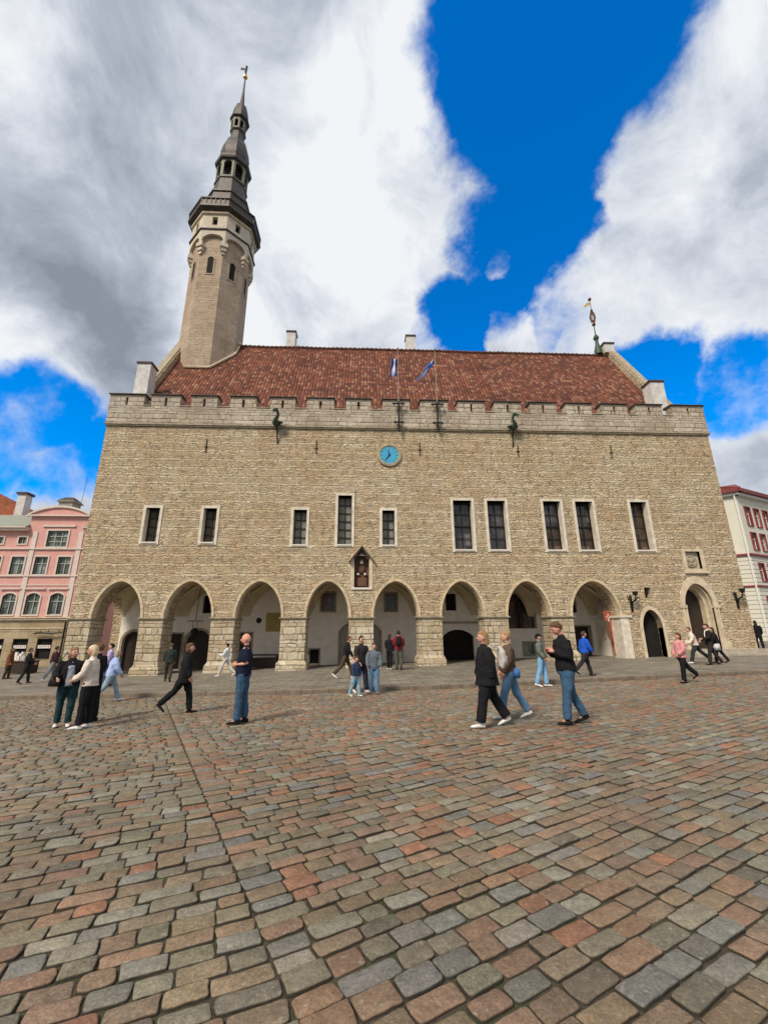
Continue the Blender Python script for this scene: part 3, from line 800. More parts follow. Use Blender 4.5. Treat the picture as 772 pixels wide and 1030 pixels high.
# stone frames round them
def frame(name, outl, hole, mat='trim', y0=YB-.05, y1=YB+.05): MB().plate(outl,[hole],y0,y1).build(name, M[mat], hall)
def sf(x0,x1,z0,zs,za,w=.14): return [(x0-w,z0)]+seg_pts(x0-w,x1+w,zs,za+w)+[(x1+w,z0)], [(x0,z0+.001)]+seg_pts(x0,x1,zs,za)+[(x1,z0+.001)]
for a in ((1.0,2.12,-.4,1.35,1.95),(4.62,6.12,-.4,1.25,2.0),(20.05,21.95,.1,1.55,1.95)):
    o_, h_ = sf(*a); frame('door_surround', o_, h_, 'trimdark' if a[0] < 10 else 'whitewash')
o_, h_ = sf(13.8,16.2,-.1,1.9,2.45,.12); frame('door_surround', o_, h_, 'trimdark')
for x0,x1,z0,z1 in ((12.0,12.55,.05,.85),(12.6,13.42,3.1,4.2),(16.55,17.25,3.1,4.15),(25.05,26.1,.45,1.15),(3.72,4.42,-.35,1.8),(7.8,8.5,-.2,1.8),(27.95,29.35,.2,2.1)):
    frame('opening_frame', rect(x0-.09,x1+.09,z0-.09 if z0 > .04 else z0,z1+.09), rect(x0,x1,z0+.001,z1), 'trimdark')
fr_o, fr_h = sf(24.15,25.9,2.0,3.6,4.15,.1); frame('opening_frame', fr_o, fr_h, 'trimdark')
m = MB(); m.box(24.98,25.06,YB+.1,YB+.2,2.0,4.1); m.box(24.15,25.9,YB+.1,YB+.2,3.0,3.06); m.build('glazing_bars', M['doorwood'], hall)
MB().box(19.41,23.0,YB-.1,YB,2.32,2.42).build('string_course', M['trimdark'], hall)
MB().box(9.3,10.25,YB-.06,YB-.002,1.9,3.0).build('notice_panel', M['yellowpanel'], hall)
pq = MB().lathe([(.16,0),(.16,.05),(.12,.07)],0,0,16,0).build('round_plaque', M['iron'], hall, loc=(8.86,YB-.001,2.55)); pq.rotation_euler = (R(90),0,0)
# floor and vaults
MB().box(.75,30.6,0,YB+.3,-.95,-.9).build('arcade_footing', M['stepstone'], hall)
def vault():
    m = MB(); x = .75
    ys_ = [TH+ (YB+.02-TH)*j/14 for j in range(15)]
    def prof(t, h):     # t in -1..1, pointed barrel
        w = 1.0; r = (w*w+h*h)/(2*w); c_ = r-w
        return math.sqrt(max(0, r*r-(abs(t)*w+c_)**2))
    for i, (a, b) in enumerate(BAYS):
        e0, e1 = edges[i], edges[i+1]
        xs_ = [e0+(e1-e0)*k/22 for k in range(23)]
        cx_ = (a+b)/2; hw = (b-a)/2+.05
        g_ = []
        for yy in ys_:
            row = []
            for xx in xs_:
                tx = max(-1, min(1, (xx-cx_)/hw)); ty = max(-1, min(1, (yy-(TH+YB)/2)/((YB-TH)/2)))
                z = ZS+max(prof(tx,1.6)*1.13, prof(ty,1.55)*1.05, .0)
                row.append(m.v((xx, yy, z+.12)))
            g_.append(row)
        for j in range(14):
            for k in range(22): m.bm.faces.new([g_[j][k], g_[j][k+1], g_[j+1][k+1], g_[j+1][k]])
    o = m.build('vault', M['vault'], hall, smooth=True)
vault()
MB().box(.75,30.7,TH-.3,YB+.4,4.95,5.1).build('upper_floor', M['dark'], hall)
MB().box(30.25,30.6,TH,YB,-.2,4.9).build('arcade_end_wall', M['whitewash'], hall)
MB().box(29.75,30.25,TH,YB,-.2,2.5).build('arcade_end_jamb', M['whitewash'], hall)

# ------------------------------------------------------------------ tower
TX, TY = 2.5, 7.3
def octp(r, z, k): a = R(22.5+45*k); return Vector((TX+r*math.cos(a), TY+r*math.sin(a), z))
tw = MB().lathe([(2.42,14),(2.40,22),(2.38,35.0)], TX, TY).build('tower', M['towerstone'], hall)
def face_T(k, r):    # local frame on face k (normal outwards): x along the face, y inwards, z up
    a = R(45*k); n = Vector((math.cos(a), math.sin(a), 0)); t = Vector((-n.y, n.x, 0))
    c = Vector((TX,TY,0))+n*(r*math.cos(R(22.5)))
    return Matrix(((t.x,-n.x,0,c.x),(t.y,-n.y,0,c.y),(0,0,1,0),(0,0,0,1)))
m = MB(); half = 2.66*math.sin(R(22.5))
for k in range(8):
    m.T = face_T(k, 2.66)
    ap = seg_pts(-.72,.72,32.9,34.25,6)
    m.plate([(-half,32.9),]+ap+[(half,32.9),(half,34.9),(-half,34.9)], [], 0, .3)
    m.T = None
for k in range(8):       # corbels under the corners
    d = Vector((math.cos(R(22.5+45*k)), math.sin(R(22.5+45*k)), 0)); s = Vector((-d.y, d.x, 0)); c = Vector((TX,TY,0))
    for r, z0, z1, w in ((2.68,32.55,32.9,.30),(2.58,32.2,32.55,.21),(2.48,31.9,32.2,.13)):
        pb = [c+d*2.2-s*w, c+d*r-s*w, c+d*r+s*w, c+d*2.2+s*w]
        m.hexa([p+Vector((0,0,z0)) for p in pb], [p+Vector((0,0,z1)) for p in pb])
m.build('corbel_arcade', M['towerpale'], tw)
MB().lathe([(2.6,34.86),(2.78,34.92),(2.78,35.04),(2.64,35.1)],TX,TY).build('string_course', M['copper'], tw)
m = MB()
for k in range(8):
    m.T = face_T(k, 2.62); h2 = 2.62*math.sin(R(22.5))
    m.plate([(-h2,35.1),(-h2,36.95),(h2,36.95),(h2,35.1)], [rect(-.22,.22,35.55,36.5)], 0, .35)
m.T = None; m.build('watch_storey', M['towerpale'], tw)
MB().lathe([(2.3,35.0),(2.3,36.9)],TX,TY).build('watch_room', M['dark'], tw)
m = MB(); m.lathe([(2.64,36.75),(2.76,36.8),(2.8,36.95),(2.7,37.0)],TX,TY); m.build('moulding', M['trim'], tw)
# balcony skirt and bell-shaped roofs
m = MB(); m.lathe([(2.62,36.98),(2.98,37.2),(3.1,37.25),(3.1,37.42),(3.0,37.45),(3.0,38.15),(3.1,38.2),(3.1,38.36),(2.7,38.5),(2.2,38.95),(2.0,39.4),(1.95,40.1),(2.05,40.15),(2.05,40.3),(1.6,40.45)],TX,TY)
for k in range(8):
    m.T = face_T(k, 3.03)
    h2 = 3.03*math.sin(R(22.5))
    for i in range(6): x = -h2+2*h2*i/6; m.box(x-.03,x+.03,-.03,.04,37.45,38.15)
m.T = None; m.build('gallery_roof', M['copper'], tw)
def slots(r, z0, z1, w):
    m = MB()
    for k in range(8):
        m.T = face_T(k, r); h2 = r*math.sin(R(22.5))
        m.plate([(-h2,z0),(-h2,z1),(h2,z1),(h2,z0)], [[(-w,z0+.15)]+seg_pts(-w,w,z1-.45,z1-.45+w*.9,4)+[(w,z0+.15)]], 0, .12)
    m.T = None; return m
MB().lathe([(1.62,40.4),(1.42,42.2),(1.5,42.25),(1.5,42.4),(1.3,42.45)],TX,TY).build('spire_base', M['copper'], tw)
slots(1.42,42.4,44.5,.36).build('lower_lantern', M['coppergreen'], tw)
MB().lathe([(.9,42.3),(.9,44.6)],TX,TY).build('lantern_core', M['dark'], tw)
MB().lathe([(1.42,44.4),(1.62,44.52),(1.68,44.7),(1.66,44.95),(1.36,45.35),(1.22,45.5),(1.3,45.9),(1.32,46.6),(1.22,47.4),(1.05,48.0),(.98,48.1),(.7,48.3),(.62,49.3),(.76,49.45),(.76,49.6)],TX+.03,TY).build('lower_dome', M['copper'], tw)
slots(.72,49.55,51.0,.17).build('upper_lantern', M['coppergreen'], tw)
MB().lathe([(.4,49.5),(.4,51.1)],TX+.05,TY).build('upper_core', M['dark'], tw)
MB().lathe([(.72,50.95),(.92,51.08),(.94,51.3),(.74,51.6),(.76,52.1),(.70,52.7),(.58,53.3),(.36,53.5),(.22,54.0),(.1,55.6),(.06,57.3)],TX+.06,TY).build('upper_dome', M['copper'], tw)
m = MB(); m.blob((TX+.06,TY,57.55),.24,12,8); m.tube([(TX+.06,TY,57.2),(TX+.06,TY,59.4)],.035,6); m.build('gilt_ball', M['gold'], tw)
m = MB(); m.tube([(TX+.06,TY,58.0),(TX+.02,TY,58.5),(TX+.08,TY,58.95)],[.08,.14,.1],8); m.blob((TX+.08,TY,59.15),.11); m.plate([(TX-.5,58.6),(TX+.0,58.75),(TX+.0,58.9),(TX-.5,59.0)],[],TY-.02,TY+.02); m.build('weather_vane', M['iron'], tw)
# belfry windows (arched) on the shaft
for k in range(8):
    m = MB(); m.T = face_T(k, 2.385)
    m.plate([(-.36,29.9)]+seg_pts(-.36,.36,31.45,31.85,5)+[(.36,29.9)], [[(-.24,30.0)]+seg_pts(-.24,.24,31.45,31.7,5)+[(.24,30.0)]], -.04, .12); m.box(-.24,.24,-.0,.1,30.0,30.35)
    w_ = m.build('belfry_window', M['towerstone'], tw)
    m = MB(); m.T = face_T(k, 2.385); m.plate([(-.24,30.0)]+seg_pts(-.24,.24,31.45,31.7,5)+[(.24,30.0)], [], -.006, .05); m.build('louvre', M['dark'], w_)
ZM = [(0,0),(32.9,32.9),(35,34.35),(37,36.15),(37.5,36.75),(38.4,37.45),(40.4,39.7),(42.4,41.95),(44.5,44.05),(48.1,47.5),(49.5,49.2),(51,50.7),(53.3,52.8),(57.3,57.3),(70,70)]
for q in list(tw.children):
    if q.name.startswith('belfry'): continue
    for vv in q.data.vertices: vv.co.z = float(np.interp(vv.co.z, [a for a,_ in ZM], [b for _,b in ZM]))
# white flashing where the shaft meets the roof
m = MB()
def rz(y): return 14.45+(y-.95)*(10.3/6.35)
fv = [octp(2.47,0,5), octp(2.47,0,6), octp(2.47,0,7)]
for a_, b_ in zip(fv, fv[1:]):
    za, zb = rz(a_.y), rz(b_.y)
    m.tube([(a_.x,a_.y,za+.1),(b_.x,b_.y,zb+.1)], .1, 6)
a_ = octp(2.47,0,7); m.tube([(a_.x,a_.y,rz(a_.y)+.1),(a_.x,7.25,rz(7.25)+.1)], .1, 6)
m.blob((a_.x,7.2,rz(7.2)+.3),.2)
m.build('flashing', M['trim'], tw)

# flags on poles fixed to the parapet
def flag(x, lbl, sway, cols):
    t = empty('flag', lbl, 'flag', (x,-.32,13.3), 0, 'flags above the parapet')
    m = MB(); m.tube([(0,0,.2),(0,0,5.9)],[.035,.018],8); m.blob((0,0,5.95),.06)
    m.build('pole', M['trimdark'], t)
    m = MB(); m.box(-.38,.38,-.05,.04,1.95,2.01); m.box(-.32,.32,-.05,.04,.7,.76)
    for s in (-1,1): m.tube([(s*.35,0,1.98),(s*.12,-.02,1.7),(0,0,1.5)],.022,5); m.tube([(s*.3,0,.73),(s*.1,-.02,.5),(0,0,.3)],.022,5)
    m.box(-.05,.05,.0,.28,1.9,2.1); m.box(-.05,.05,.0,.28,.6,.8); m.tube([(0,-.01,.1),(0,-.01,2.1)],.055,6)
    m.build('bracket', M['iron'], t)
    for i, c in enumerate(cols):
        m = MB(); prev = None
        for k in range(13):
            q = k/12; z = 5.15-q*1.25
            off = sway*(q**1.2); ww = .11+.05*q
            row = []
            for j in range(4):
                u = (i*3+j)/(3*len(cols))
                x_ = -.03-off-u*ww*3+.03*math.sin(q*7+u*9); y_ = .06*math.sin(u*11+q*4)
                row.append((m.v((x_, y_, z-u*.15*abs(sway)*2)), m.v((x_, y_+.012, z-u*.15*abs(sway)*2))))
            if prev:
                for j in range(3):
                    m.bm.faces.new([prev[j][0],prev[j+1][0],row[j+1][0],row[j][0]]); m.bm.faces.new([prev[j][1],row[j][1],row[j+1][1],prev[j+1][1]])
                for j in (0,3): m.bm.faces.new([prev[j][0],row[j][0],row[j][1],prev[j][1]])
            prev = row
        m.build('cloth_stripe', c, t, smooth=True)
fb = plain('flag_blue', (.02,.16,.62), .8, .1, 6); fl = plain('flag_light', (.62,.66,.75), .8, .1, 6); fd = plain('flag_navy', (.02,.03,.16), .8, .1, 6); fr2 = plain('flag_red', (.4,.04,.08), .8, .1, 6)
flag(17.25, 'dark blue and white flag hanging limp on the left pole above the clock', .05, [fd, fl, fd])
flag(19.62, 'bright blue and white striped flag blown sideways on the right pole', .75, [fb, fl, fb])

# hanging lantern in the second bay
t = empty('hanging_lantern', 'black iron lantern hanging from a cross bar in the second arch from the left', 'lantern', (5.55,2.3,2.0))
m = MB(); m.tube([(0,0,.55),(.1,0,2.6)],.02,5); m.tube([(-.45,0,.5),(.45,0,.5)],.025,5); m.tube([(-.12,0,.5),(-.12,0,.1)],.015,5); m.tube([(.12,0,.5),(.12,0,.1)],.015,5); m.build('cross_bar', M['iron'], t)
m = MB(); m.lathe([(.06,.12),(.2,.02),(.22,-.02),(.16,-.35),(.05,-.42)],0,0,6,0); m.build('lamp_body', M['iron'], t)
# low dark table with bench in the third bay
t = empty('market_table', 'dark wooden table and seat standing against the wall in the third arch', 'table', (9.75,2.7,P(9.7)))
m = MB(); m.box(-1.1,.6,-.35,.35,.68,.74); m.build('table_top', M['doorwood'], t)
for sx in (-1.0,.5):
    for sy in (-.28,.28): MB().box(sx-.04,sx+.04,sy-.04,sy+.04,0,.68).build('leg', M['doorwood'], t)
MB().box(-.95,.45,-.25,.3,.05,.55).build('chest', M['doorwood'], t)
# stone block seat by the same pier
m = MB(); m.hexa([(10.35,2.3,-.3),(10.8,2.3,-.3),(10.8,3.0,-.3),(10.35,3.0,-.3)],[(10.55,2.35,.35),(10.8,2.35,.4),(10.8,2.9,.4),(10.55,2.9,.35)])
tag(m.build('stone_block', M['pier'], None), 'rough stone block leaning beside the table under the third arch', 'stone')
# information post in the fourth bay
t = empty('sign_post', 'short dark post with a small sloping board beside the fourth pier', 'post', (11.95,1.9,P(12)))
MB().tube([(0,0,0),(0,0,.75)],.06,8).build('post', M['doorwood'], t); MB().box(-.22,.22,-.15,.15,.75,.8).build('board', M['doorwood'], t)
# stone slab behind the couple in bay five
tag(MB().box(17.05,17.4,2.6,2.95,P(17)-.05,1.15).build('stone_pedestal', M['trimdark'], None), 'plain grey stone pedestal behind the pair standing under the fifth arch', 'pedestal')

# banner with a cross, hung on a tilted pole in the last bay
t = empty('banner', 'red and cream banner with a white cross leaning in the last arch', 'banner', (29.25,.9,.35))
MB().tube([(-.12,0,.0),(-.25,0,2.75)],.025,6).build('pole', M['wood'], t)
bm1 = plain('banner_red',(.36,.085,.06),.85,.3,7); bm2 = plain('banner_cream',(.62,.50,.40),.85,.2,7)
m = MB(); m.plate([(-.35,2.05),(-.42,2.5),(-.1,2.6),(.12,2.3),(.05,1.9)],[],-.03,.01); m.plate([(-.05,.2),(-.1,2.0),(.1,1.9),(.2,1.2),(.28,.0)],[],-.02,.02); m.build('cloth', bm1, t)
m = MB(); m.box(-.17,-.1,-.05,-.035,1.95,2.4); m.box(-.27,.0,-.05,-.035,2.2,2.27); m.plate([(.0,.2),(.0,1.7),(.1,1.7),(.2,.0)],[],-.045,-.03); m.build('cream_cross', bm2, t)
m = MB(); m.plate([(-.3,1.2),(-.3,1.95),(-.12,1.95),(-.02,.6)],[],-.02,.02); m.tube([(-.7,0,.95),(-.4,0,1.05)],.03,6); m.build('dark_fold', M['statue'], t)

# ------------------------------------------------------------------ people
def cloth(name, col, rough=.9, wr=.5):
    m, nt, b = new_mat(name); g = N(nt)
    tc = g.n('ShaderNodeTexCoord').outputs['Object']
    n1 = g.noise(tc, 7, 3, .6, .6).outputs[0]
    g.set(b.inputs['Base Color'], g.ramp(n1, [(.3, tuple(c*.78 for c in col)), (.7, tuple(min(1,c*1.18) for c in col))]))
    b.inputs['Roughness'].default_value = rough; b.inputs['Specular IOR Level'].default_value = .15
    v = g.vmath('MULTIPLY', tc, (1, 1, .55))
    g.set(b.inputs['Normal'], g.bump(g.noise(v, 11, 3, .55, 1.2).outputs[0], wr, .05))
    return m
SKIN = plain('skin', (.52,.29,.21), .55, .08, 9, bump=0); EYE = plain('eye_dark', (.02,.015,.012), .3, .1, 5, bump=0); LIP = plain('lip', (.38,.13,.11), .5, .1, 5, bump=0)
_mc = {}
def cmat(key, col):
    k = (key, tuple(col))
    if k not in _mc: _mc[k] = cloth(key+'_cloth', col)
    return _mc[k]

def solidify(mb, name, mat, parent, voxel, smooth=4, extra=None):
    """fuse overlapping closed shapes into one continuous surface"""
    bm = mb.bm; bmesh.ops.recalc_face_normals(bm, faces=bm.faces)
    me = bpy.data.meshes.new(name); bm.to_mesh(me); bm.free()
    o = bpy.data.objects.new(name, me); COL.objects.link(o)
    r = o.modifiers.new('r', 'REMESH'); r.mode = 'VOXEL'; r.voxel_size = voxel
    s = o.modifiers.new('s', 'SMOOTH'); s.iterations = smooth; s.factor = .5
    dg = bpy.context.evaluated_depsgraph_get()
    me2 = bpy.data.meshes.new_from_object(o.evaluated_get(dg))
    if name in ('jacket','trousers','shirt','scarf','hair'):
        sc_ = voxel/.016; amp, fq = (.013, 8.5) if name != 'hair' else (.010, 22.)
        nn_ = [v_.normal.copy() for v_ in me2.vertices]; sd3 = len(bpy.data.objects)*1.7
        for v_, n3 in zip(me2.vertices, nn_):
            p3 = Vector((v_.co.x*fq/sc_, v_.co.y*fq/sc_, v_.co.z*fq*(.75 if name != 'hair' else .35)/sc_+sd3))
            v_.co += n3*amp*sc_*(noise.noise(p3)+.5*noise.noise(p3*2.1))
    o.modifiers.clear(); o.data = me2; bpy.data.meshes.remove(me)
    me2.name = name; me2.materials.clear()
    if extra:      # small details joined afterwards, each with its own slot
        b2 = bmesh.new(); b2.from_mesh(me2)
        for f in b2.faces: f.material_index = 0
        for k, e in enumerate(extra):
            tmp = bpy.data.meshes.new('t'); bmesh.ops.recalc_face_normals(e[0].bm, faces=e[0].bm.faces); 
            for f in e[0].bm.faces: f.material_index = e[1]
            e[0].bm.to_mesh(tmp); b2.from_mesh(tmp); e[0].bm.free(); bpy.data.meshes.remove(tmp)
        b2.to_mesh(me2); b2.free()
    for q in (mat if isinstance(mat, list) else [mat]): me2.materials.append(q)
    me2.shade_smooth(); o.parent = parent
    return o

def person(label, loc, face, H, top, legs, shoes, hair, style='short', LL=(0,0,0), RL=(0,0,0), LA=(5,8,12), RA=(5,8,12), lean=0, hy=0, hp=0, bulk=1.0, coat=0.0, sleeve=1.0, loose=1.0, cap=None, extra=None, skin=SKIN, group='people walking on the square', wide=1.0, scarf=None, inner=None, dark_glasses=False):
    s = H/1.72; bulk *= 1.04; wide *= 1.07
    root = empty('person', label, 'person', loc, R(face), group)
    X = Vector((1,0,0)); Y = Vector((0,1,0)); Z = Vector((0,0,1))
    def d2(a): return Vector((math.sin(R(a)), 0, -math.cos(R(a))))
    # legs: hip flexion, knee bend, toe-down pitch of foot
    joints = {}
    for nm, sg, (a, k, fp) in (('L',1,LL),('R',-1,RL)):
        hip = Vector((0, sg*.095*wide, 0)); knee = hip+d2(a)*.43; ank = knee+d2(a-k)*.42
        toe = ank+Vector((math.cos(R(fp))*.155, sg*.02, -math.sin(R(fp))*.155))-Z*.055; heel = ank+Vector((-math.cos(R(fp))*.055,0,math.sin(R(fp))*.055))-Z*.055
        joints[nm] = (hip, knee, ank, toe, heel)
    low = min(min(j[3].z, j[4].z) for j in joints.values())
    hz = -low+.028
    up = Vector((0,0,hz))
    for nm in joints: joints[nm] = tuple(p+up for p in joints[nm])
    sp = Vector((math.sin(R(lean)),0,math.cos(R(lean))))
    pel = up+Z*.02; waist = pel+sp*.16; chest = pel+sp*.36; sh = pel+sp*.50; neck = pel+sp*.56; hb = neck+(sp*.6+Vector((math.sin(R(hp)),0,math.cos(R(hp))))*.4).normalized()*.045
    hc = hb+Vector((math.sin(R(lean+hp))*.09+.022,0,.088))
    arms = {}
    for nm, sg, (a, ab, e) in (('L',1,LA),('R',-1,RA)):
        S = sh+Vector((0, sg*.175*wide, -.015))
        dd = Vector((math.sin(R(a)), sg*math.sin(R(ab)), -math.cos(R(a))*math.cos(R(ab)))).normalized()
        E = S+dd*.285; de = Vector((math.sin(R(a+e)), -sg*math.sin(R(e*.35))+sg*math.sin(R(ab))*.4, -math.cos(R(a+e)))).normalized()
        Wr = E+de*.25; arms[nm] = (S, E, Wr, de)
    Sc = Matrix.Scale(s, 4)
    def mk(): m = MB(); m.T = Sc; return m
    vx = .016*s
    # --- body (one continuous skin) with face and hands
    m = mk()
    m.tube([pel-Z*.08, pel, waist, chest, sh, sh+sp*.04], [(.13,.1),(.145,.105),(.12,.09),(.145,.1),(.14,.085),(.06,.05)], 12, side=Y)
    m.tube([sh-sp*.02, neck, hb+Z*.03], [.058,.052,.052], 10)
    for nm in 'LR':
        h, k, a, t, he = joints[nm]
        m.tube([h+Z*.04, h*.5+k*.5, k, k*.6+a*.4, a, a-Z*.02], [.08,.07,.05,.052,.036,.036], 10)
        m.tube([he+Z*.02, a*.5+t*.5-Z*.005, t], [.032,.034,.02], 8)
        S, E, Wr, de = arms[nm]
        m.tube([S+Vector((0,0,.0)), S*.5+E*.5, E, E*.6+Wr*.4, Wr], [.052,.045,.036,.036,.025], 9)
    def headfn(d):
        q = 1.0
        q -= .10*max(0, -d.z)*(1-.5*max(0,d.x))          # jaw narrows
        q += .10*max(0, 1-((d.x-.98)**2+d.y**2*3+(d.z+.08)**2*3)*9)   # nose
        q += .03*max(0, 1-((d.x-.9)**2+(d.z-.28)**2*3)*6)   # brow
        q += .05*max(0, 1-((d.x-.75)**2+d.y**2+(d.z+.78)**2)*7)   # chin
        q -= .04*max(0, 1-((abs(d.y)-.36)**2+(d.z-.12)**2+(d.x-.9)**2)*22)  # eye sockets
        return q
    HR = Matrix.Rotation(R(hy),4,'Z')@Matrix.Rotation(R(hp),4,'Y')@Matrix.Scale(1.0,4)
    hm = mk(); hm.T = Sc@Matrix.Translation(hc)@HR
    hm.blob((0,0,0),(.098,.078,.118),18,14,headfn)
    hm.tube([(.0,0,-.05),(-.02,0,-.13)],[.05,.052],10)
    hm.tube([(.092,0,.012),(.112,0,-.022),(.1,0,-.03)],[.009,.015,.010],6)
    for sg in (-1,1): hm.blob((-.005,sg*.079,-.005),(.022,.011,.032),8,6)
    ey = mk(); ey.T = hm.T
    for sg in (-1,1):
        ey.blob((.083,sg*.031,.014),(.010,.013,.008) if not dark_glasses else (.018,.026,.018),8,6)
        ey.box(.082,.094,sg*.031-.016,sg*.031+.016,.030,.036)
    if dark_glasses: ey.box(.088,.1,-.05,.05,.012,.022)
    lp = mk(); lp.T = hm.T; lp.blob((.088,0,-.055),(.010,.024,.0065),8,5)
    hands = mk()
    for nm, sg in (('L',1),('R',-1)):
        S, E, Wr, de = arms[nm]
        side = Vector((0,1,0)); side = (side-de*side.dot(de)).normalized(); nrm = de.cross(side)*sg
        # palm broad in the fore-aft direction, fingers curled slightly inward
        pa = nrm; th = side*(-sg)
        hands.tube([Wr-de*.01, Wr+de*.03, Wr+de*.085], [(.022,.018),(.036,.016),(.038,.014)], 8, side=pa)
        for f in range(4):
            off = pa*(.028-.0187*f); L = (.068,.078,.072,.055)[f]
            p0 = Wr+de*.075+off; p1 = p0+de*L*.5+th*.006; p2 = p1+de*L*.3+th*.018; p3 = p2+de*L*.14+th*.02
            hands.tube([p0,p1,p2,p3],[.0095,.009,.008,.005],6)
        t0 = Wr+de*.025+pa*.026; hands.tube([t0,t0+pa*.022+de*.025,t0+pa*.03+de*.055+th*.01],[.013,.011,.007],6)
    bo = solidify(m, 'body', [skin, EYE, LIP], root, .016*s, 3, extra=[(hm,0),(ey,1),(lp,2),(hands,0)])
    # --- trousers
    if legs:
        m = mk(); g = .018*loose
        m.tube([pel-Z*.10, pel-Z*.02, waist-sp*.02], [(.135*bulk*wide+g,.105*bulk+g),(.145*bulk*wide+g,.115*bulk+g),(.13*bulk*wide+g*.5,.1*bulk+g*.5)], 14, side=Y)
        for nm in 'LR':
            h, k, a, t, he = joints[nm]
            m.tube([h+Z*.03, h*.5+k*.5, k, k*.45+a*.55, a+Z*.01*loose], [.088*bulk+g*.5,.075*bulk+g,.058+g*1.1,.052+g*1.3,.044+g*1.5], 12)
        solidify(m, 'trousers', cmat('trouser', legs), root, vx, 3)
    # --- shoes
    m = mk()
    for nm in 'LR':
        h, k, a, t, he = joints[nm]
        dn = (t-he).normalized(); upn = Vector((-dn.z,0,dn.x))
        if upn.z < 0: upn = -upn
        m.tube([he-dn*.03+upn*.012, he+dn*.02+upn*.012, he*.45+t*.55+upn*.012, t+upn*.004, t+dn*.045], [(.026,.032),(.04,.042),(.045,.036),(.046,.026),(.025,.014)], 10, side=Y)
        m.tube([a+Z*.02, he+dn*.05+upn*.02],[.046,.042],8)
    solidify(m, 'shoes', cmat('shoe', shoes), root, .011*s, 2)
    # --- top
    m = mk(); g = .02*loose; b = bulk
    if coat > 0: m.tube([pel-Z*coat, pel-Z*coat*.5, pel], [(.15*b*wide+g*1.6,.13*b+g*1.6),(.155*b*wide+g*1.3,.125*b+g),(.15*b*wide+g,.12*b+g)], 14, side=Y)
    m.tube([pel-Z*.05, pel+sp*.02, waist, chest-sp*.04, chest+sp*.06, sh, sh+sp*.035], [(.15*b*wide+g,.118*b+g),(.152*b*wide+g,.122*b+g),(.14*b*wide+g,.112*b+g),(.158*b*wide+g*.7,.122*b+g*.7),(.165*wide+g,.112+g),(.14*wide+g,.085+g*.5),(.07,.062)], 14, side=Y)
    m.tube([sh-sp*.03, neck+sp*.0, neck+sp*.022],[.09,.07,.063],10)
    for nm, sg in (('L',1),('R',-1)):
        S, E, Wr, de = arms[nm]
        if sleeve >= 1: pts, rr = [S+Vector((0,-sg*.03,.0)), S*.5+E*.5, E, E*.5+Wr*.5, Wr-de*.01], [.08+g*.5,.067+g,.06+g,.052+g,.042+g]
        else: pts, rr = [S+Vector((0,-sg*.03,.0)), S*.5+E*.5, E*.9+S*.1], [.07+g*.5,.06+g,.056+g]
        m.tube(pts, rr, 10)
    solidify(m, 'jacket', cmat('top', top), root, vx, 3)
    if inner:     # shirt showing in the open jacket front
        m = mk(); o_ = X*.045*b
        m.tube([pel+o_-Z*.06, waist+o_*1.1, chest+o_, sh+X*.02], [(.085*b+g,.10*b+g),(.08*b+g,.095*b+g),(.075+g,.09+g),(.04,.07)], 12, side=Y)
        solidify(m, 'shirt', cmat('shirt', inner), root, vx, 3)
    # --- hair
    m = mk(); m.T = Sc@Matrix.Translation(hc)@HR
    def hairfn(d):
        q = 1.0
        if d.x > .35 and d.z < .36: q = .80
        elif d.x > .0 and d.z < -.1: q = .82
        elif d.z < -.55: q = .85
        return q*(1+.03*math.sin(d.y*23+d.z*17))
    if style != 'bald':
        m.blob((-.012,0,.022),(.110,.093,.120),16,12,hairfn)
        if style == 'long': m.tube([(-.05,0,.0),(-.075,0,-.1),(-.085,0,-.22)],[(.088,.06),(.09,.055),(.07,.03)],12,side=(0,1,0))
        if style == 'bob': m.blob((-.03,0,-.045),(.085,.1,.105),14,9,lambda d: .8 if d.x > .3 else 1+.04*math.sin(d.y*19))
        if style == 'bun': m.blob((-.085,0,.09),(.05,.05,.05),10,8)
        solidify(m, 'hair', cmat('hair', hair), root, .011*s, 2)
    else:
        m.bm.free()
        m = mk(); m.T = Sc@Matrix.Translation(hc)@HR
        m.tube([(.082,0,-.06),(.09,0,-.085),(.07,0,-.11)],[(.045,.012),(.035,.014),(.02,.012)],8,side=(0,1,0)); solidify(m, 'beard', cmat('hair', hair), root, .008*s, 2)
    if cap:
        m = mk(); m.T = Sc@Matrix.Translation(hc)@HR
        m.blob((-.005,0,.05),(.112,.095,.09),14,8,lambda d: 1 if d.z > -.2 else .8); m.tube([(.07,0,.045),(.17,0,.03)],[(.07,.01),(.05,.006)],8,side=(0,1,0)); solidify(m, 'cap', cmat('cap', cap), root, .012*s, 2)
    if scarf:
        m = mk(); m.tube([neck+X*.07-Z*.03+Y*.02, neck+Y*.09-Z*.01, neck-X*.07+Z*.01, neck-Y*.09-Z*.01, neck+X*.07-Z*.03-Y*.02],[.032]*5,8); m.tube([neck+X*.08-Z*.03, chest+X*.14+Y*.03, waist+X*.15+Y*.05],[.035,.035,.03],8); solidify(m, 'scarf', cmat('scarf', scarf), root, .014*s, 2)
    # world positions of joints for carried things
    Wm = Matrix.Translation(Vector(loc))@Matrix.Rotation(R(face),4,'Z')@Sc
    return dict(root=root, back=Wm@(chest-X*(.16*b+.03)), handR=Wm@(arms['R'][2]+arms['R'][3]*.09), handL=Wm@(arms['L'][2]+arms['L'][3]*.09), sh=Wm@sh, hipL=Wm@(waist+Y*.24), hipR=Wm@(waist-Y*.24), s=s, M=Wm, chest=chest)

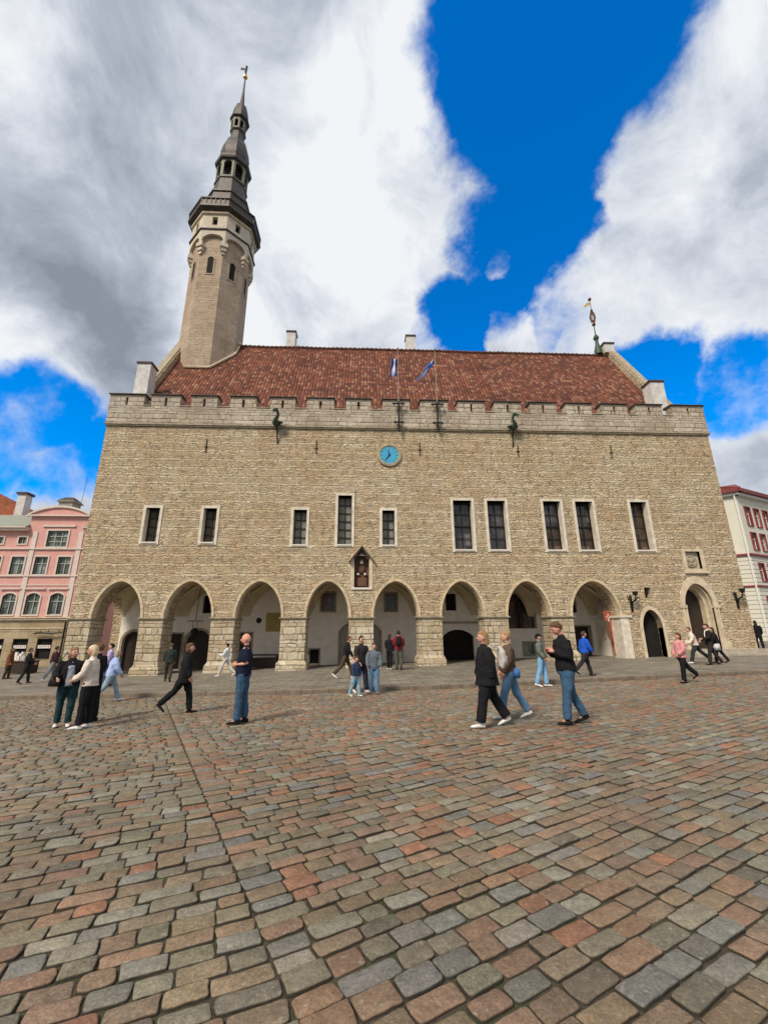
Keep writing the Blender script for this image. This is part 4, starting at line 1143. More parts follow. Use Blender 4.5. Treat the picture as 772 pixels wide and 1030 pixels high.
def backpack(p, face, col, label, lean=0, strap=None):
    s = p['s']; t = empty('backpack', label, 'backpack', p['back'], R(face), 'bags people carry')
    m = MB(); m.tube([(-.06*s,0,-.24*s),(-.085*s,0,-.12*s),(-.085*s,0,.06*s),(-.05*s,0,.17*s)],[(.12*s,.06*s),(.15*s,.085*s),(.14*s,.08*s),(.09*s,.04*s)],12,side=(0,1,0)); m.tube([(-.15*s,0,-.18*s),(-.165*s,0,-.02*s)],[(.1*s,.03*s),(.09*s,.028*s)],10,side=(0,1,0))
    solidify(m, 'pack', cmat('bag', col), t, .014*s, 2)
    for sg in (-1,1):
        m = MB(); m.tube([(-.02*s,sg*.09*s,-.2*s),(.12*s,sg*.15*s,-.16*s),(.27*s,sg*.12*s,-.02*s),(.27*s,sg*.105*s,.10*s),(.15*s,sg*.10*s,.20*s),(.0,sg*.09*s,.14*s)],[(.022*s,.008*s)]*6,6,side=(0,1,0)); m.build('strap', cmat('bag', strap or col), t, smooth=True)

def pt(x, y): return (x, y, G(x,y))
def pp_(x, y): return (x, y, P(x)+.004)
BLK = (.012,.012,.014); JEAN = (.042,.085,.15); LJ = (.11,.22,.35); WHT = (.68,.67,.65); SKB = (.02,.016,.013)
wr = (26,8,0); rb = (-24,22,38)      # walking: front leg, rear leg
# A and B: two women standing at the left with a third person behind
pa = person('woman in grey top, black cardigan and dark teal trousers beside the cream jacket', pt(8.62,-13.03), -60, 1.6, BLK, (.016,.045,.055), WHT, (.24,.14,.07), 'long', (4,2,0), (-3,2,0), LA=(-8,28,35), RA=(15,20,55), lean=-6, hy=25, bulk=1.14, loose=1.0, inner=(.27,.31,.36), wide=1.05)
t = empty('handbag', 'black leather handbag hanging at the hip of the woman in grey', 'handbag', (8.42,-13.22,.62), R(-20))
m = MB(); m.tube([(0,0,0),(0,0,.12),(0,0,.22)],[(.17,.06),(.16,.055),(.11,.04)],12,side=(1,0,0)); m.build('pouch', M['iron'], t, smooth=True)
m = MB(); m.tube([(-.1,0,.2),(-.04,.04,.45),(.12,.08,.72),(.2,.1,.5),(.12,0,.2)],.01,5); m.build('strap', M['iron'], t)
person('woman in cream jacket and black trousers with short pale blonde hair', pt(9.27,-13.38), 190, 1.63, (.60,.53,.45), BLK, WHT, (.62,.50,.33), 'bob', (5,3,0), (-4,3,0), LA=(10,6,50), RA=(14,8,60), lean=3, hy=20, bulk=1.12, coat=.06, loose=1.1)
person('brown haired person in black standing close behind the cream jacket', pt(8.86,-12.5), 170, 1.68, BLK, BLK, SKB, (.16,.085,.04), 'short', (3,2,0), (-4,2,0), bulk=1.0)
person('dark haired person in a lavender shirt half hidden behind the standing women', pp_(5.35,-5.5), 200, 1.55, (.42,.38,.62), (.05,.06,.10), SKB, (.02,.014,.012), 'short', (8,4,0), (-6,6,8))
person('grey haired woman in a light blue jacket and pale jeans walking away', pt(7.3,-8.9), 35, 1.55, (.36,.46,.74), (.24,.33,.38), WHT, (.42,.36,.28), 'bob', wr, rb, LA=(-14,6,10), RA=(14,6,20), lean=7, bulk=1.12, coat=.05, loose=1.2)
pf = person('brown haired woman in a long black coat and black trousers striding right', pt(10.7,-11.88), 10, 1.63, BLK, BLK, SKB, (.12,.065,.04), 'bob', (16,8,0), (-30,18,42), LA=(-6,6,15), RA=(8,6,15), lean=3, bulk=1.08, coat=.18, loose=1.2)
person('person in a dark green jacket and olive trousers walking away under the second arch', pp_(7.0,-4.0), 110, 1.5, (.028,.038,.032), (.05,.045,.03), BLK, (.10,.07,.05), 'short', (14,6,0), (-16,16,28), bulk=1.15, coat=.05)
person('slim dark haired person in white shirt and pale trousers walking left past a pier', pp_(8.85,-2.3), 180, 1.46, (.62,.64,.64), (.52,.52,.47), WHT, BLK, 'short', wr, rb, LA=(20,6,70), RA=(-10,6,30), bulk=.85)
person('bald bearded man in a navy hoodie and blue jeans standing with hands at his belly', pt(12.57,-13.57), 185, 1.78, (.010,.013,.030), JEAN, SKB, (.05,.035,.025), 'bald', (4,2,0), (-4,2,0), LA=(-16,12,100), RA=(-12,12,100), lean=-2, bulk=1.1, loose=1.2, sleeve=.5, skin=plain('pink_skin',(.60,.30,.22),.5,.06,9,bump=0))
person('man in a black jacket and brown trousers striding right by the fifth pier', pp_(14.48,-5.5), 0, 1.62, BLK, (.07,.05,.035), WHT, (.08,.05,.03), 'short', (24,6,0), (-26,20,36), lean=10, LA=(-15,6,15), RA=(15,6,20))
person('man in sunglasses and dark jacket walking toward us behind a small child', pt(15.1,-9.2), -50, 1.66, (.03,.026,.024), (.02,.026,.05), WHT, (.06,.04,.025), 'short', (14,6,0), (-12,14,24), LA=(5,10,25), RA=(8,10,25), bulk=1.1, coat=.06, dark_glasses=True, loose=1.3)
person('small child in a navy hoodie and light blue jeans holding an adult hand', pt(14.95,-10.0), -40, 1.08, (.03,.045,.09), (.22,.40,.52), WHT, (.14,.08,.05), 'short', (12,6,0), (-12,14,24), bulk=1.15, loose=1.2)
pm = person('person in a grey hoodie and blue jeans with a dark rucksack facing us', pt(15.5,-9.5), -85, 1.44, (.115,.14,.165), LJ, (.12,.14,.16), (.06,.04,.03), 'short', (5,3,0), (-4,4,4), LA=(8,10,25), RA=(5,12,20), bulk=1.05, loose=1.3)
backpack(pm, -85, BLK, 'black rucksack on the back of the person in the grey hoodie')
person('woman in black and white clothes standing under the fifth arch', pp_(16.45,-1.9), 60, 1.6, BLK, BLK, WHT, (.05,.03,.02), 'long', (3,2,0), (-3,2,0), inner=WHT, bulk=.9, LA=(10,6,30), RA=(-5,8,15))
po = person('man in red and black jacket and grey trousers seen from behind under the fifth arch', pp_(16.87,-2.2), 85, 1.74, (.22,.018,.022), (.09,.085,.07), BLK, (.04,.025,.02), 'short', (3,2,0), (-3,2,0), bulk=1.1, LA=(15,8,60), RA=(12,8,50))
backpack(po, 85, BLK, 'black backpack worn by the man in the red jacket')
pw = person('long haired woman in loose black clothes with a white backpack walking left', pt(17.5,-14.98), 178, 1.68, BLK, BLK, WHT, (.30,.17,.08), 'long', (16,6,0), (-20,12,26), LA=(-8,8,10), RA=(6,8,14), lean=1, bulk=1.3, wide=1.12, coat=.18, loose=1.9)
backpack(pw, 178, (.50,.47,.44), 'pale canvas backpack on the woman in black', strap=(.6,.58,.55))
pq2 = person('woman in brown jacket, fur collar and jeans beside the woman in black', pt(18.15,-14.35), 170, 1.66, (.10,.065,.045), LJ, WHT, (.33,.22,.12), 'bun', (20,10,0), (-18,12,24), LA=(5,8,20), RA=(5,8,25), bulk=1.05, scarf=(.42,.32,.2), loose=1.2)
tag(MB().tube([(18.25,-14.52,.80),(18.25,-14.52,.92),(18.25,-14.52,1.0)],[(.06,.04),(.08,.05),(.03,.02)],10).build('shopping_bag', cmat('bag',(.06,.16,.42)), None, smooth=True), 'small bright blue bag carried by the woman with the fur collar', 'bag', 'bags people carry')
pr = person('young person in teal grey jacket, black cap and light blue jeans walking right', pt(20.85,-9.39), -30, 1.56, (.13,.15,.12), (.20,.40,.62), WHT, BLK, 'short', (8,5,0), (-10,8,12), lean=-4, LA=(8,10,20), RA=(5,10,30), cap=BLK, bulk=.95, loose=1.3)
backpack(pr, -30, (.02,.03,.022), 'dark green rucksack on the young person in the black cap')
ps = person('balding man in a black sweater and blue jeans looking down at his phone', pt(19.0,-15.11), 178, 1.78, BLK, (.045,.095,.165), SKB, (.10,.055,.035), 'short', (10,4,0), (-13,14,22), LA=(2,8,112), RA=(5,8,108), lean=2, hp=26, bulk=1.15, loose=1.2, skin=plain('ruddy_skin',(.56,.27,.20),.5,.06,9,bump=0))
h = (ps['handL']+ps['handR'])/2
tag(MB().box(h.x-.045,h.x+.03,h.y-.07,h.y+.01,h.z-.01,h.z+.005).build('phone', M['iron'], None), 'black phone in the hands of the balding man', 'phone')
person('man in a bright blue jacket and dark trousers striding right behind the phone user', pp_(23.05,-7.9), 0, 1.5, (.015,.09,.48), (.025,.025,.03), SKB, (.08,.05,.03), 'short', (18,6,0), (-30,16,36), lean=3, LA=(-15,8,20), RA=(12,8,25), bulk=1.15)
person('girl in a pink jacket with dark maroon hood and black leggings', pt(25.2,-9.76), 178, 1.46, (.62,.27,.28), BLK, SKB, (.09,.035,.035), 'bob', (8,4,0), (-34,14,36), LA=(10,8,40), RA=(5,8,40), lean=-4, bulk=1.1, coat=.06, loose=1.3)
pv_ = person('woman in a cream jacket and dark trousers leaning forward near the portal', pp_(29.7,-4.6), 165, 1.55, (.62,.54,.46), (.03,.035,.04), WHT, (.10,.06,.04), 'short', (26,10,0), (-38,10,36), LA=(15,10,30), RA=(8,10,25), lean=12, bulk=1.1, coat=.05, loose=1.3)
px_ = person('dark haired woman in a black coat with a white scarf before the portal', pp_(29.75,-5.4), 165, 1.62, (.018,.014,.013), (.03,.026,.024), SKB, (.05,.03,.025), 'short', (15,5,0), (-20,12,26), scarf=(.66,.62,.58), bulk=1.05, coat=.08, LA=(18,10,60), RA=(10,10,50))
pz = person('person in dark clothes with a white shoulder bag near the portal steps', pp_(30.6,-4.75), 150, 1.46, BLK, BLK, SKB, (.04,.03,.02), 'long', (15,5,0), (-18,12,26), lean=8, bulk=1.0, LA=(15,10,40), RA=(10,10,30))
tag(MB().tube([(30.3,-5.1,.95),(30.28,-5.12,1.2)],[(.14,.07),(.12,.06)],10).build('shoulder_bag', cmat('bag',(.6,.6,.62)), None, smooth=True), 'white shoulder bag beside the dark clothed person at the steps', 'bag', 'bags people carry')
person('person in a dark brown coat at the right corner of the town hall', pp_(39.2,3.0), 120, 1.74, (.03,.022,.018), BLK, SKB, (.03,.02,.015), 'short', (8,4,0), (-8,8,10), coat=.1)
person('person in black next to the white shopfront on the right', pp_(40.1,3.4), 60, 1.72, BLK, BLK, SKB, (.06,.03,.02), 'long', (8,4,0), (-8,8,10), coat=.2)
person('person in a vivid blue coat at the right edge', pp_(40.9,3.1), 180, 1.62, (.02,.16,.55), (.02,.02,.03), SKB, (.05,.03,.02), 'short', (8,4,0), (-8,8,10), coat=.25)
person('stout person in a red brown coat by the shop table at the left edge', pp_(-3.4,1.2), 20, 1.5, (.16,.06,.03), (.06,.04,.03), SKB, (.12,.08,.05), 'bob', (5,3,0), (-5,3,0), bulk=1.2, coat=.2)
person('person in black standing in front of the shop windows', pp_(.1,-2.4), 30, 1.46, BLK, (.02,.022,.02), SKB, (.06,.05,.04), 'short', (12,5,0), (-12,10,20), LA=(15,10,40), RA=(20,10,30), bulk=1.1)
person('person in a maroon top and pale grey jeans walking past the shop windows', pp_(.72,-1.7), 50, 1.52, (.045,.016,.022), (.20,.22,.23), WHT, (.05,.04,.03), 'short', (14,5,0), (-18,10,26), lean=5)

# ------------------------------------------------------------------ pink house on the left
house = empty('pink_house', 'pink plastered three-storey house with white window frames behind the left corner', 'house', (-20,15,-1))
LT = local(house)
def hb(): m = MB(); m.T = LT; return m
HY = 15.0; HX0, HX1 = -34.0, -8.6
wx = [-14.9+1.96*k for k in range(-9,4) if -14.9+1.96*k+.6 < HX1]
holes = []
for x in wx:
    holes.append([(x-.56,3.5)]+seg_pts(x-.56,x+.56,5.05,5.3,4)+[(x+.56,3.5)])
    holes.append(rect(x-.54,x+.54,6.9,8.45))
    if x < -14 or x > -10: holes.append(rect(x-.34,x+.34,9.6,10.2))
holes.append(rect(-12.85,-11.1,9.35,10.8))
hb().plate([(HX0,3.2),(HX1,3.2),(HX1,11),(-9.6,11),(-9.6,12.2),(-14.6,12.2),(-14.6,11),(HX0,11)], holes, HY, HY+.35).build('wall', M['pinkwall'], house)
sx_ = [-12.0-.1-1.96*k for k in range(-1,11)]
shx = [(x-.62, x+.62) for x in [-11.25,-13.2,-15.15,-17.1,-19.05,-21.0,-22.95,-24.9,-26.85,-28.8,-30.75]]
hb().plate([(HX0,-1.2),(HX1,-1.2),(HX1,3.2),(HX0,3.2)], [rect(a,b,-.1,1.55) for a,b in shx], HY-.05, HY+.3).build('shopfront_wall', M['shopstone'], house)
m = hb(); m.box(HX0,HX1,HY+.4,HY+9,-1.2,11); m.box(HX0,HX0+.4,HY+.35,HY+9,-1.2,11); m.build('rear_block', M['pinkwall'], house)
m = hb()
for z, d, h_ in ((3.05,.22,.12),(3.2,.3,.1),(2.35,.1,.08)): m.box(HX0,HX1+.05,HY-d,HY+.01,z,z+h_)
m.build('shop_cornice', M['trim'], house)
m = hb()
for z, d, h_ in ((6.72,.12,.12),(9.1,.14,.12),(5.95,.06,.08)): m.box(HX0,HX1+.05,HY-d,HY+.01,z,z+h_)
m.build('string_courses', M['cream'], house)
m = hb()
for a, b in ((HX0,-14.5),(-9.7,HX1+.2)): m.box(a,b,HY-.45,HY+.35,10.75,10.95); m.box(a,b,HY-.6,HY+.35,10.95,11.05)
m.build('eaves_cornice', M['cream'], house)
m = hb()
for a, b in ((HX0,-14.55),(-9.65,HX1+.2)): m.hexa([(a,HY-.6,11.05),(b,HY-.6,11.05),(b,HY+.4,11.05),(a,HY+.4,11.05)],[(a,HY-.5,11.1),(b,HY-.5,11.1),(b,HY+.4,11.6),(a,HY+.4,11.6)]); m.hexa([(a,HY+.4,11.05),(b,HY+.4,11.05),(b,HY+5,11.05),(a,HY+5,11.05)],[(a,HY+.4,11.6),(b,HY+.4,11.6),(b,HY+5,13.6),(a,HY+5,13.6)])
m.build('roof', M['greyroof'], house)
m = hb(); m.plate(seg_pts(-14.8,-9.4,12.2,12.95,10),[],HY-.15,HY+5); m.build('pediment', M['pinkwall'], house)
m = hb(); sp_ = seg_pts(-14.95,-9.25,12.2,13.08,12); ip_ = seg_pts(-14.7,-9.5,12.2,12.9,12); m.plate(sp_+ip_[::-1],[],HY-.3,HY-.12); m.box(-14.95,-9.25,HY-.3,HY-.02,12.1,12.22); m.box(-13.4,-10.6,HY-.12,HY-.01,11.15,11.3); m.build('pediment_moulding', M['cream'], house)
for x in (-14.0+.07,-9.98,-16.85-.98,-21.76,-8.8):
    m = hb(); m.box(x-.2,x+.2,HY-.07,HY-.003,3.32,10.7); m.build('pilaster', M['cream'], house)
def hwin(x0,x1,z0,z1,nx,split,arched=False):
    m = hb()
    if arched: m.plate([(x0-.12,z0-.1)]+seg_pts(x0-.12,x1+.12,z1-.25,z1+.13,4)+[(x1+.12,z0-.1)], [[(x0,z0)]+seg_pts(x0,x1,z1-.25,z1,4)+[(x1,z0)]], HY-.07, HY+.12); m.box(x0-.3,x1+.3,HY-.16,HY-.075,z1+.32,z1+.42)
    else: m.plate(rect(x0-.12,x1+.12,z0-.1,z1+.12),[rect(x0,x1,z0,z1)],HY-.07,HY+.12)
    w = m.build('window', M['cream'], house)
    m = hb()
    m.plate(rect(x0,x1,z0,z1),[rect(x0+.06,x1-.06,z0+.06,z1-.06)],HY+.12,HY+.17)
    for i in range(1,nx): x = x0+(x1-x0)*i/nx; m.box(x-.035,x+.035,HY+.11,HY+.16,z0,z1)
    for f in split: z = z0+(z1-z0)*f; m.box(x0,x1,HY+.105,HY+.155,z-.035,z+.035)
    m.build('sash', M['greenframe'], w)
    m = hb(); m.box(x0,x1,HY+.18,HY+.2,z0,z1); m.build('pane', M['pinkglass'], w)
for x in wx:
    hwin(x-.56,x+.56,3.5,5.3,2,(.62,),True); hwin(x-.54,x+.54,6.9,8.45,2,(.62,))
    if x < -14 or x > -10: hwin(x-.34,x+.34,9.6,10.2,3,())
hwin(-12.85,-11.1,9.35,10.8,3,(.33,.66))
for a, b in shx:
    m = hb(); m.plate(rect(a,b,-.1,1.55),[rect(a+.07,b-.07,0,1.48)],HY+.05,HY+.15); m.box(a,b,HY+.04,HY+.1,1.05,1.1); w = m.build('shop_window', M['doorwood'], house)
    m = hb(); m.box(a,b,HY+.2,HY+.22,-.1,1.55); m.build('pane', M['dark'], w)
    m = hb(); m.box(a+.12,b-.12,HY-.0,HY+.03,.78,1.02); sgn_ = m.build('shop_sign', M['white'], w)
    m = hb()
    for q in range(6): x = a+.25+q*(b-a-.5)/5; m.box(x-.04,x+.035,HY-.008,HY-.001,.86,.86+.08*(1+(q % 2)*.3))
    m.build('sign_lettering', M['redframe'], sgn_)
m = hb(); m.tube([(-8.95,HY-.15,-1),(-8.95,HY-.15,10.7)],.06,8); m.tube([(-9.75,HY-.2,-1),(-9.75,HY-.2,2.9)],.07,8); m.build('downpipe', M['iron'], house)
m = hb(); m.tube([(-12.1,HY-.3,1.95),(-11.4,HY-.35,2.05),(-10.6,HY-.35,1.95),(-9.9,HY-.35,2.05)],[.05,.08,.09,.04],6)
for q in range(9): m.tube([(-11.9+q*.25,HY-.33,1.95),(-11.85+q*.25+.1*math.sin(q),HY-.35,2.15+.08*math.sin(q*2))],[.05,.02],5)
m.build('iron_sign_bracket', M['iron'], house)
m = hb(); m.box(-14.1,-12.8,HY+2.2,HY+3.4,12.4,14.2); m.box(-14.25,-12.65,HY+2.05,HY+3.55,14.2,14.3); ch = m.build('chimney', M['greyroof'], house)
m = hb(); m.hexa([(-14.25,HY+2.05,14.3),(-12.65,HY+2.05,14.3),(-12.65,HY+3.55,14.3),(-14.25,HY+3.55,14.3)],[(-13.8,HY+2.5,14.75),(-13.1,HY+2.5,14.75),(-13.1,HY+3.1,14.75),(-13.8,HY+3.1,14.75)]); m.build('chimney_cap', M['slate'], ch)
m = hb(); m.tube([(-12.5,HY+2.8,13),(-12.3,HY+2.8,17)],.02,4); m.build('aerial', M['iron'], ch)
# plaster medallion and the white end house seen through the first arch
MB().T
# orange-roofed house behind
oh = empty('orange_roof_house', 'house with a steep orange tiled roof rising behind the pink house', 'house', (-22,26,-1))
LO = local(oh)
m = MB(); m.T = LO; m.box(-44,-17.0,24.2,33,-1,12.0); m.build('wall', M['cream'], oh)
def lq(q): return [tuple(LO@Vector(p)) for p in q]
roof_plane('roof', lq([(-44,23.6,12.0),(-16.5,23.6,12.0),(-29.5,28.6,18.7),(-44,28.6,18.9)]), [(0,0),(27,0),(14,8),(0,8)], M['orangetiles'], oh, .2)
roof_plane('rear_roof', lq([(-16.5,33.6,12.0),(-44,33.6,12.0),(-44,28.6,18.9),(-29.5,28.6,18.7)]), [(0,0),(31,0),(31,8),(3,8)], M['orangetiles'], oh, .2)
roof_plane('hip', lq([(-16.5,23.6,12.0),(-16.5,33.6,12.0),(-29.5,28.7,18.7),(-29.5,28.6,18.7)]), [(0,0),(10,0),(5,8),(5,8)], M['orangetiles'], oh, .02)
m = MB(); m.T = LO; m.box(-24.7,-23.8,25.4,26.4,13,17.6); c1 = m.build('chimney', M['chimneywash'], oh)
m = MB(); m.T = LO; m.box(-24.85,-23.65,25.25,26.55,17.6,17.85); m.build('chimney_cap', M['slate'], c1)

# tall pale house closing the side street, seen through the end of the arcade
eh = empty('pale_street_house', 'pale plastered house closing the street behind the arcade end', 'house', (-2,26,-1))
LE = local(eh)
hs = [rect(-7.6+2.3*k,-6.5+2.3*k,z,z+1.7) for k in range(6) for z in (1.0,4.4,7.6)]
m = MB(); m.T = LE; m.plate([(-8.5,-1),(6,-1),(6,10.5),(-8.5,10.5)],hs,26,26.35); m.build('wall', M['cream'], eh)
m = MB(); m.T = LE; m.box(-8.5,6,26.5,33,-1,10.5); m.build('rear_block', M['cream'], eh)
for h_ in hs:
    x0,z0 = h_[0]; x1,z1 = h_[2]
    m = MB(); m.T = LE; m.plate(h_,[rect(x0+.08,x1-.08,z0+.08,z1-.08)],26.1,26.2); m.box((x0+x1)/2-.04,(x0+x1)/2+.04,26.09,26.19,z0,z1); w = m.build('window', M['white'], eh)
    m = MB(); m.T = LE; m.box(x0,x1,26.3,26.33,z0,z1); m.build('pane', M['glass'], w)
roof_plane('roof', [tuple(LE@Vector(p)) for p in [(-8.9,25.6,10.4),(6.4,25.6,10.4),(6.4,29.8,14),(-8.9,29.8,14)]], [(0,0),(15,0),(15,5),(0,5)], M['orangetiles'], eh)

# ------------------------------------------------------------------ white house with red trim on the right
C0 = Vector((52.95,16,0)); d1 = Vector((.918,.397,0)); d2_ = Vector((-.785,.62,0))
wh = empty('white_house', 'white house with dark red roof edge and banded lower storeys at the right', 'house', (C0.x,C0.y,0))
def fr_T(org, d):      # local x along d, y into the building
    nrm = Vector((-d.y, d.x, 0)); 
    return Matrix(((d.x,nrm.x,0,org.x),(d.y,nrm.y,0,org.y),(0,0,1,0),(0,0,0,1)))
TR = fr_T(Vector((0,0,0)), d1); TL = fr_T(d2_*12, -d2_)     # left face runs from its far end to the corner
M['whitehouse'] = plain('cool_white_plaster', (.60,.59,.50), .85, .08, 1.2)
def banded():
    m, nt, b = new_mat('banded_white_plaster'); g = N(nt)
    tc = g.n('ShaderNodeTexCoord').outputs['Object']; sp = g.n('ShaderNodeSeparateXYZ', i_0=tc)
    f = g.math('FRACT', g.math('DIVIDE', sp.outputs[2], .42))
    ln = g.mapr(f, .0, .14, 1, 0)
    g.set(b.inputs['Base Color'], g.mix(ln, (.60,.585,.50), (.20,.19,.15))); b.inputs['Roughness'].default_value = .85
    g.set(b.inputs['Normal'], g.bump(g.math('SUBTRACT', 1.0, ln), .8, .05)); return m
M['banded'] = banded()
hr = [(1.0+1.75*k, 1.0+1.75*k+.95) for k in range(10)]
rows = [(12.1,14.0),(9.6,11.3)]
up_h = [rect(a,b,z0,z1) for a,b in hr for z0,z1 in rows]
low_h = [rect(a,b,z0,z1) for a,b in hr for z0,z1 in ((6.5,8.2),(2.0,5.0))]
m = MB(); m.T = TR; m.plate([(0,9.0),(20,9.0),(20,15.4),(0,15.4)], up_h, 0, .3); m.T = TL; m.plate([(0,9.0),(12,9.0),(12,15.4),(0,15.4)], [], 0, .3); m.build('wall', M['whitehouse'], wh)
m = MB(); m.T = TR; m.plate([(0,-.3),(20,-.3),(20,9.0),(0,9.0)], low_h, -.04, .3); m.T = TL; m.plate([(0,-.3),(12,-.3),(12,9.0),(0,9.0)], [], -.04, .3); m.build('banded_wall', M['banded'], wh)
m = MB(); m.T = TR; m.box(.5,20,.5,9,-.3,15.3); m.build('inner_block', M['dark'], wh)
m = MB()
for T_, L in ((TR,20.3),(TL,12.2)):
    m.T = T_
    m.box(-.2 if T_ is TR else 0,L,-.22,.0,8.95,9.12); m.box(-.1 if T_ is TR else 0,L,-.16,-.041,5.9,6.05)
m.build('dark_band', M['redframe'], wh)
m = MB()
for T_, L in ((TR,20.3),(TL,12.2)):
    m.T = T_; m.box(-.3 if T_ is TR else 0,L,-.35,.3,15.1,15.35)
m.build('white_cornice', M['white'], wh)
m = MB()
for T_, L in ((TR,20.6),(TL,12.5)):
    m.T = T_; m.hexa([(-.45 if T_ is TR else 0,-.6,15.36),(L,-.6,15.36),(L,.4,15.36),(-.45 if T_ is TR else 0,.4,15.36)],[(-.45 if T_ is TR else 0,-.6,15.75),(L,-.6,15.75),(L,3.5,17.2),(-.45 if T_ is TR else 0,3.5,17.2)])
m.build('red_roof', M['redroof'], wh)
for x0, x1 in hr:
    for z0, z1 in rows+[(6.5,8.2),(2.0,5.0)]:
        m = MB(); m.T = TR; m.plate(rect(x0-.07,x1+.07,z0-.07,z1+.09),[rect(x0,x1,z0,z1)],-.1,.12); w = m.build('window', M['redframe'], wh)
        m = MB(); m.T = TR; m.plate(rect(x0,x1,z0,z1),[rect(x0+.06,x1-.06,z0+.06,z1-.06)],.12,.17); m.box((x0+x1)/2-.03,(x0+x1)/2+.03,.11,.16,z0,z1); m.box(x0,x1,.105,.155,z0+(z1-z0)*.62-.03,z0+(z1-z0)*.62+.03); m.build('sash', M['white'], w)
        m = MB(); m.T = TR; m.box(x0,x1,.2,.22,z0,z1); m.build('pane', M['pinkglass'], w)
m = MB(); m.tube([(-.28,-.1,0),(-.28,-.1,15.1)],.07,8); m.build('downpipe', M['white'], wh)
# lantern on a bracket on the corner of the white house
t = empty('street_lantern', 'black street lantern on a curled bracket at the corner of the white house', 'lantern', (46.6,13.2,4.9))
m = MB(); m.tube([(5.2,3.0,.1),(1.6,1.0,.2),(.1,.1,.15)],.03,5); m.tube([(0,0,.0),(0,0,.3)],.03,5); m.build('bracket', M['iron'], t)
m = MB(); m.lathe([(.1,0),(.42,-.12),(.45,-.18),(.3,-.8),(.1,-.9)],0,0,6,0); m.build('lamp_head', M['iron'], t)

# ------------------------------------------------------------------ shop tables and plants at the left
def stall(x, y, lbl):
    t = empty('display_table', lbl, 'table', (x,y,P(x)), 0, 'shop tables on the left pavement')
    m = MB(); m.box(-.7,.7,-.35,.35,.05,.72); m.build('skirt', M['doorwood'], t)
    MB().box(-.75,.75,-.4,.4,.72,.78).build('table_top', M['wood'], t)
    m = MB(); rs = random.Random(int(x*10)+99)
    for k in range(9): a = rs.uniform(-.65,.65); m.box(a-.06,a+.06,-.2+rs.uniform(-.1,.1),.0,.78,.78+rs.uniform(.1,.45))
    m.build('goods', M['cloth_white'], t)
stall(-5.6, 5.2, 'dark skirted shop table with white goods nearest the pink house left window')
stall(-9.2, 10.0, 'dark skirted table with white goods behind the walking pair')
def plant(x, y, h, lbl):
    t = empty('potted_plant', lbl, 'plant', (x,y,P(x)), 0, 'potted shrubs by the shopfront')
    MB().lathe([(.16,0),(.24,.35),(.26,.38),(.2,.38)],0,0,12,0).build('pot', M['wood'], t)
    MB().tube([(0,0,.3),(.03,.02,h*.7)],[.02,.01],5).build('stem', M['wood'], t)
    m = MB(); rs = random.Random(int(x*7+y))
    for k in range(260):
        d = Vector((rs.gauss(0,1),rs.gauss(0,1),rs.gauss(0,1))).normalized()*rs.uniform(.1,.42)
        c_ = Vector((0,0,h*.7))+Vector((d.x,d.y,d.z*.9)); a = Vector((rs.gauss(0,1),rs.gauss(0,1),rs.gauss(0,1))).normalized()*.06; b_ = a.cross(Vector((rs.gauss(0,1),rs.gauss(0,1),rs.gauss(0,1)))).normalized()*.03
        m.bm.faces.new([m.v(c_-a),m.v(c_+b_),m.v(c_+a),m.v(c_-b_)])
    m.build('foliage', M['leaf'], t)
plant(-3.2, 5.0, .9, 'potted green shrub beside the dark downpipe at the building corner')
plant(-4.3, 6.4, .8, 'smaller potted green shrub left of the one by the corner')

# ------------------------------------------------------------------ camera
cam = bpy.data.cameras.new('camera'); co = bpy.data.objects.new('camera', cam); COL.objects.link(co)
f_, p_, y_, r_a = 430.0, 0.280488, 0.0504617, -0.006509
fwd = Vector((math.sin(y_)*math.cos(p_), math.cos(y_)*math.cos(p_), math.sin(p_)))
right = Vector((math.cos(y_), -math.sin(y_), 0)); upv = right.cross(fwd)
Rr = math.cos(r_a)*right+math.sin(r_a)*upv; Uu = -math.sin(r_a)*right+math.cos(r_a)*upv
co.matrix_world = Matrix(((Rr.x,Uu.x,-fwd.x,CAMX),(Rr.y,Uu.y,-fwd.y,CAMY),(Rr.z,Uu.z,-fwd.z,1.65),(0,0,0,1)))
cam.sensor_fit = 'VERTICAL'; cam.sensor_height = 24; cam.lens = f_/1030*24
cam.clip_start = .05; cam.clip_end = 3000
scene.camera = co

# ------------------------------------------------------------------ sky and light
SUN_EL, SUN_AZ = 46.0, -142.0      # azimuth from +Y towards +X
sd_ = Vector((math.sin(R(SUN_AZ))*math.cos(R(SUN_EL)), math.cos(R(SUN_AZ))*math.cos(R(SUN_EL)), math.sin(R(SUN_EL))))
L = bpy.data.lights.new('sun', 'SUN'); L.energy = 3.6; L.angle = R(14); L.color = (1,.89,.74)
lo = bpy.data.objects.new('sun', L); COL.objects.link(lo); lo.rotation_euler = sd_.to_track_quat('Z','Y').to_euler(); lo.location = (0,-20,40)
w = bpy.data.worlds.new('World'); scene.world = w; w.use_nodes = True
nt = w.node_tree; nt.nodes.clear(); g = N(nt)
out = nt.nodes.new('ShaderNodeOutputWorld')
sky = g.n('ShaderNodeTexSky'); sky.sky_type = 'NISHITA'; sky.sun_disc = False
sky.sun_elevation = R(SUN_EL); sky.sun_rotation = R(SUN_AZ); sky.air_density = 1.0; sky.dust_density = .3; sky.ozone_density = 3.0
hs_ = g.n('ShaderNodeHueSaturation', i_Hue=.507, i_Saturation=1.62, i_Value=1.5, i_Color=sky.outputs[0])
bg1 = g.n('ShaderNodeBackground', i_Color=hs_.outputs[0], i_Strength=.149)
gen = g.n('ShaderNodeTexCoord').outputs['Generated']
dirv = g.vmath('NORMALIZE', gen)
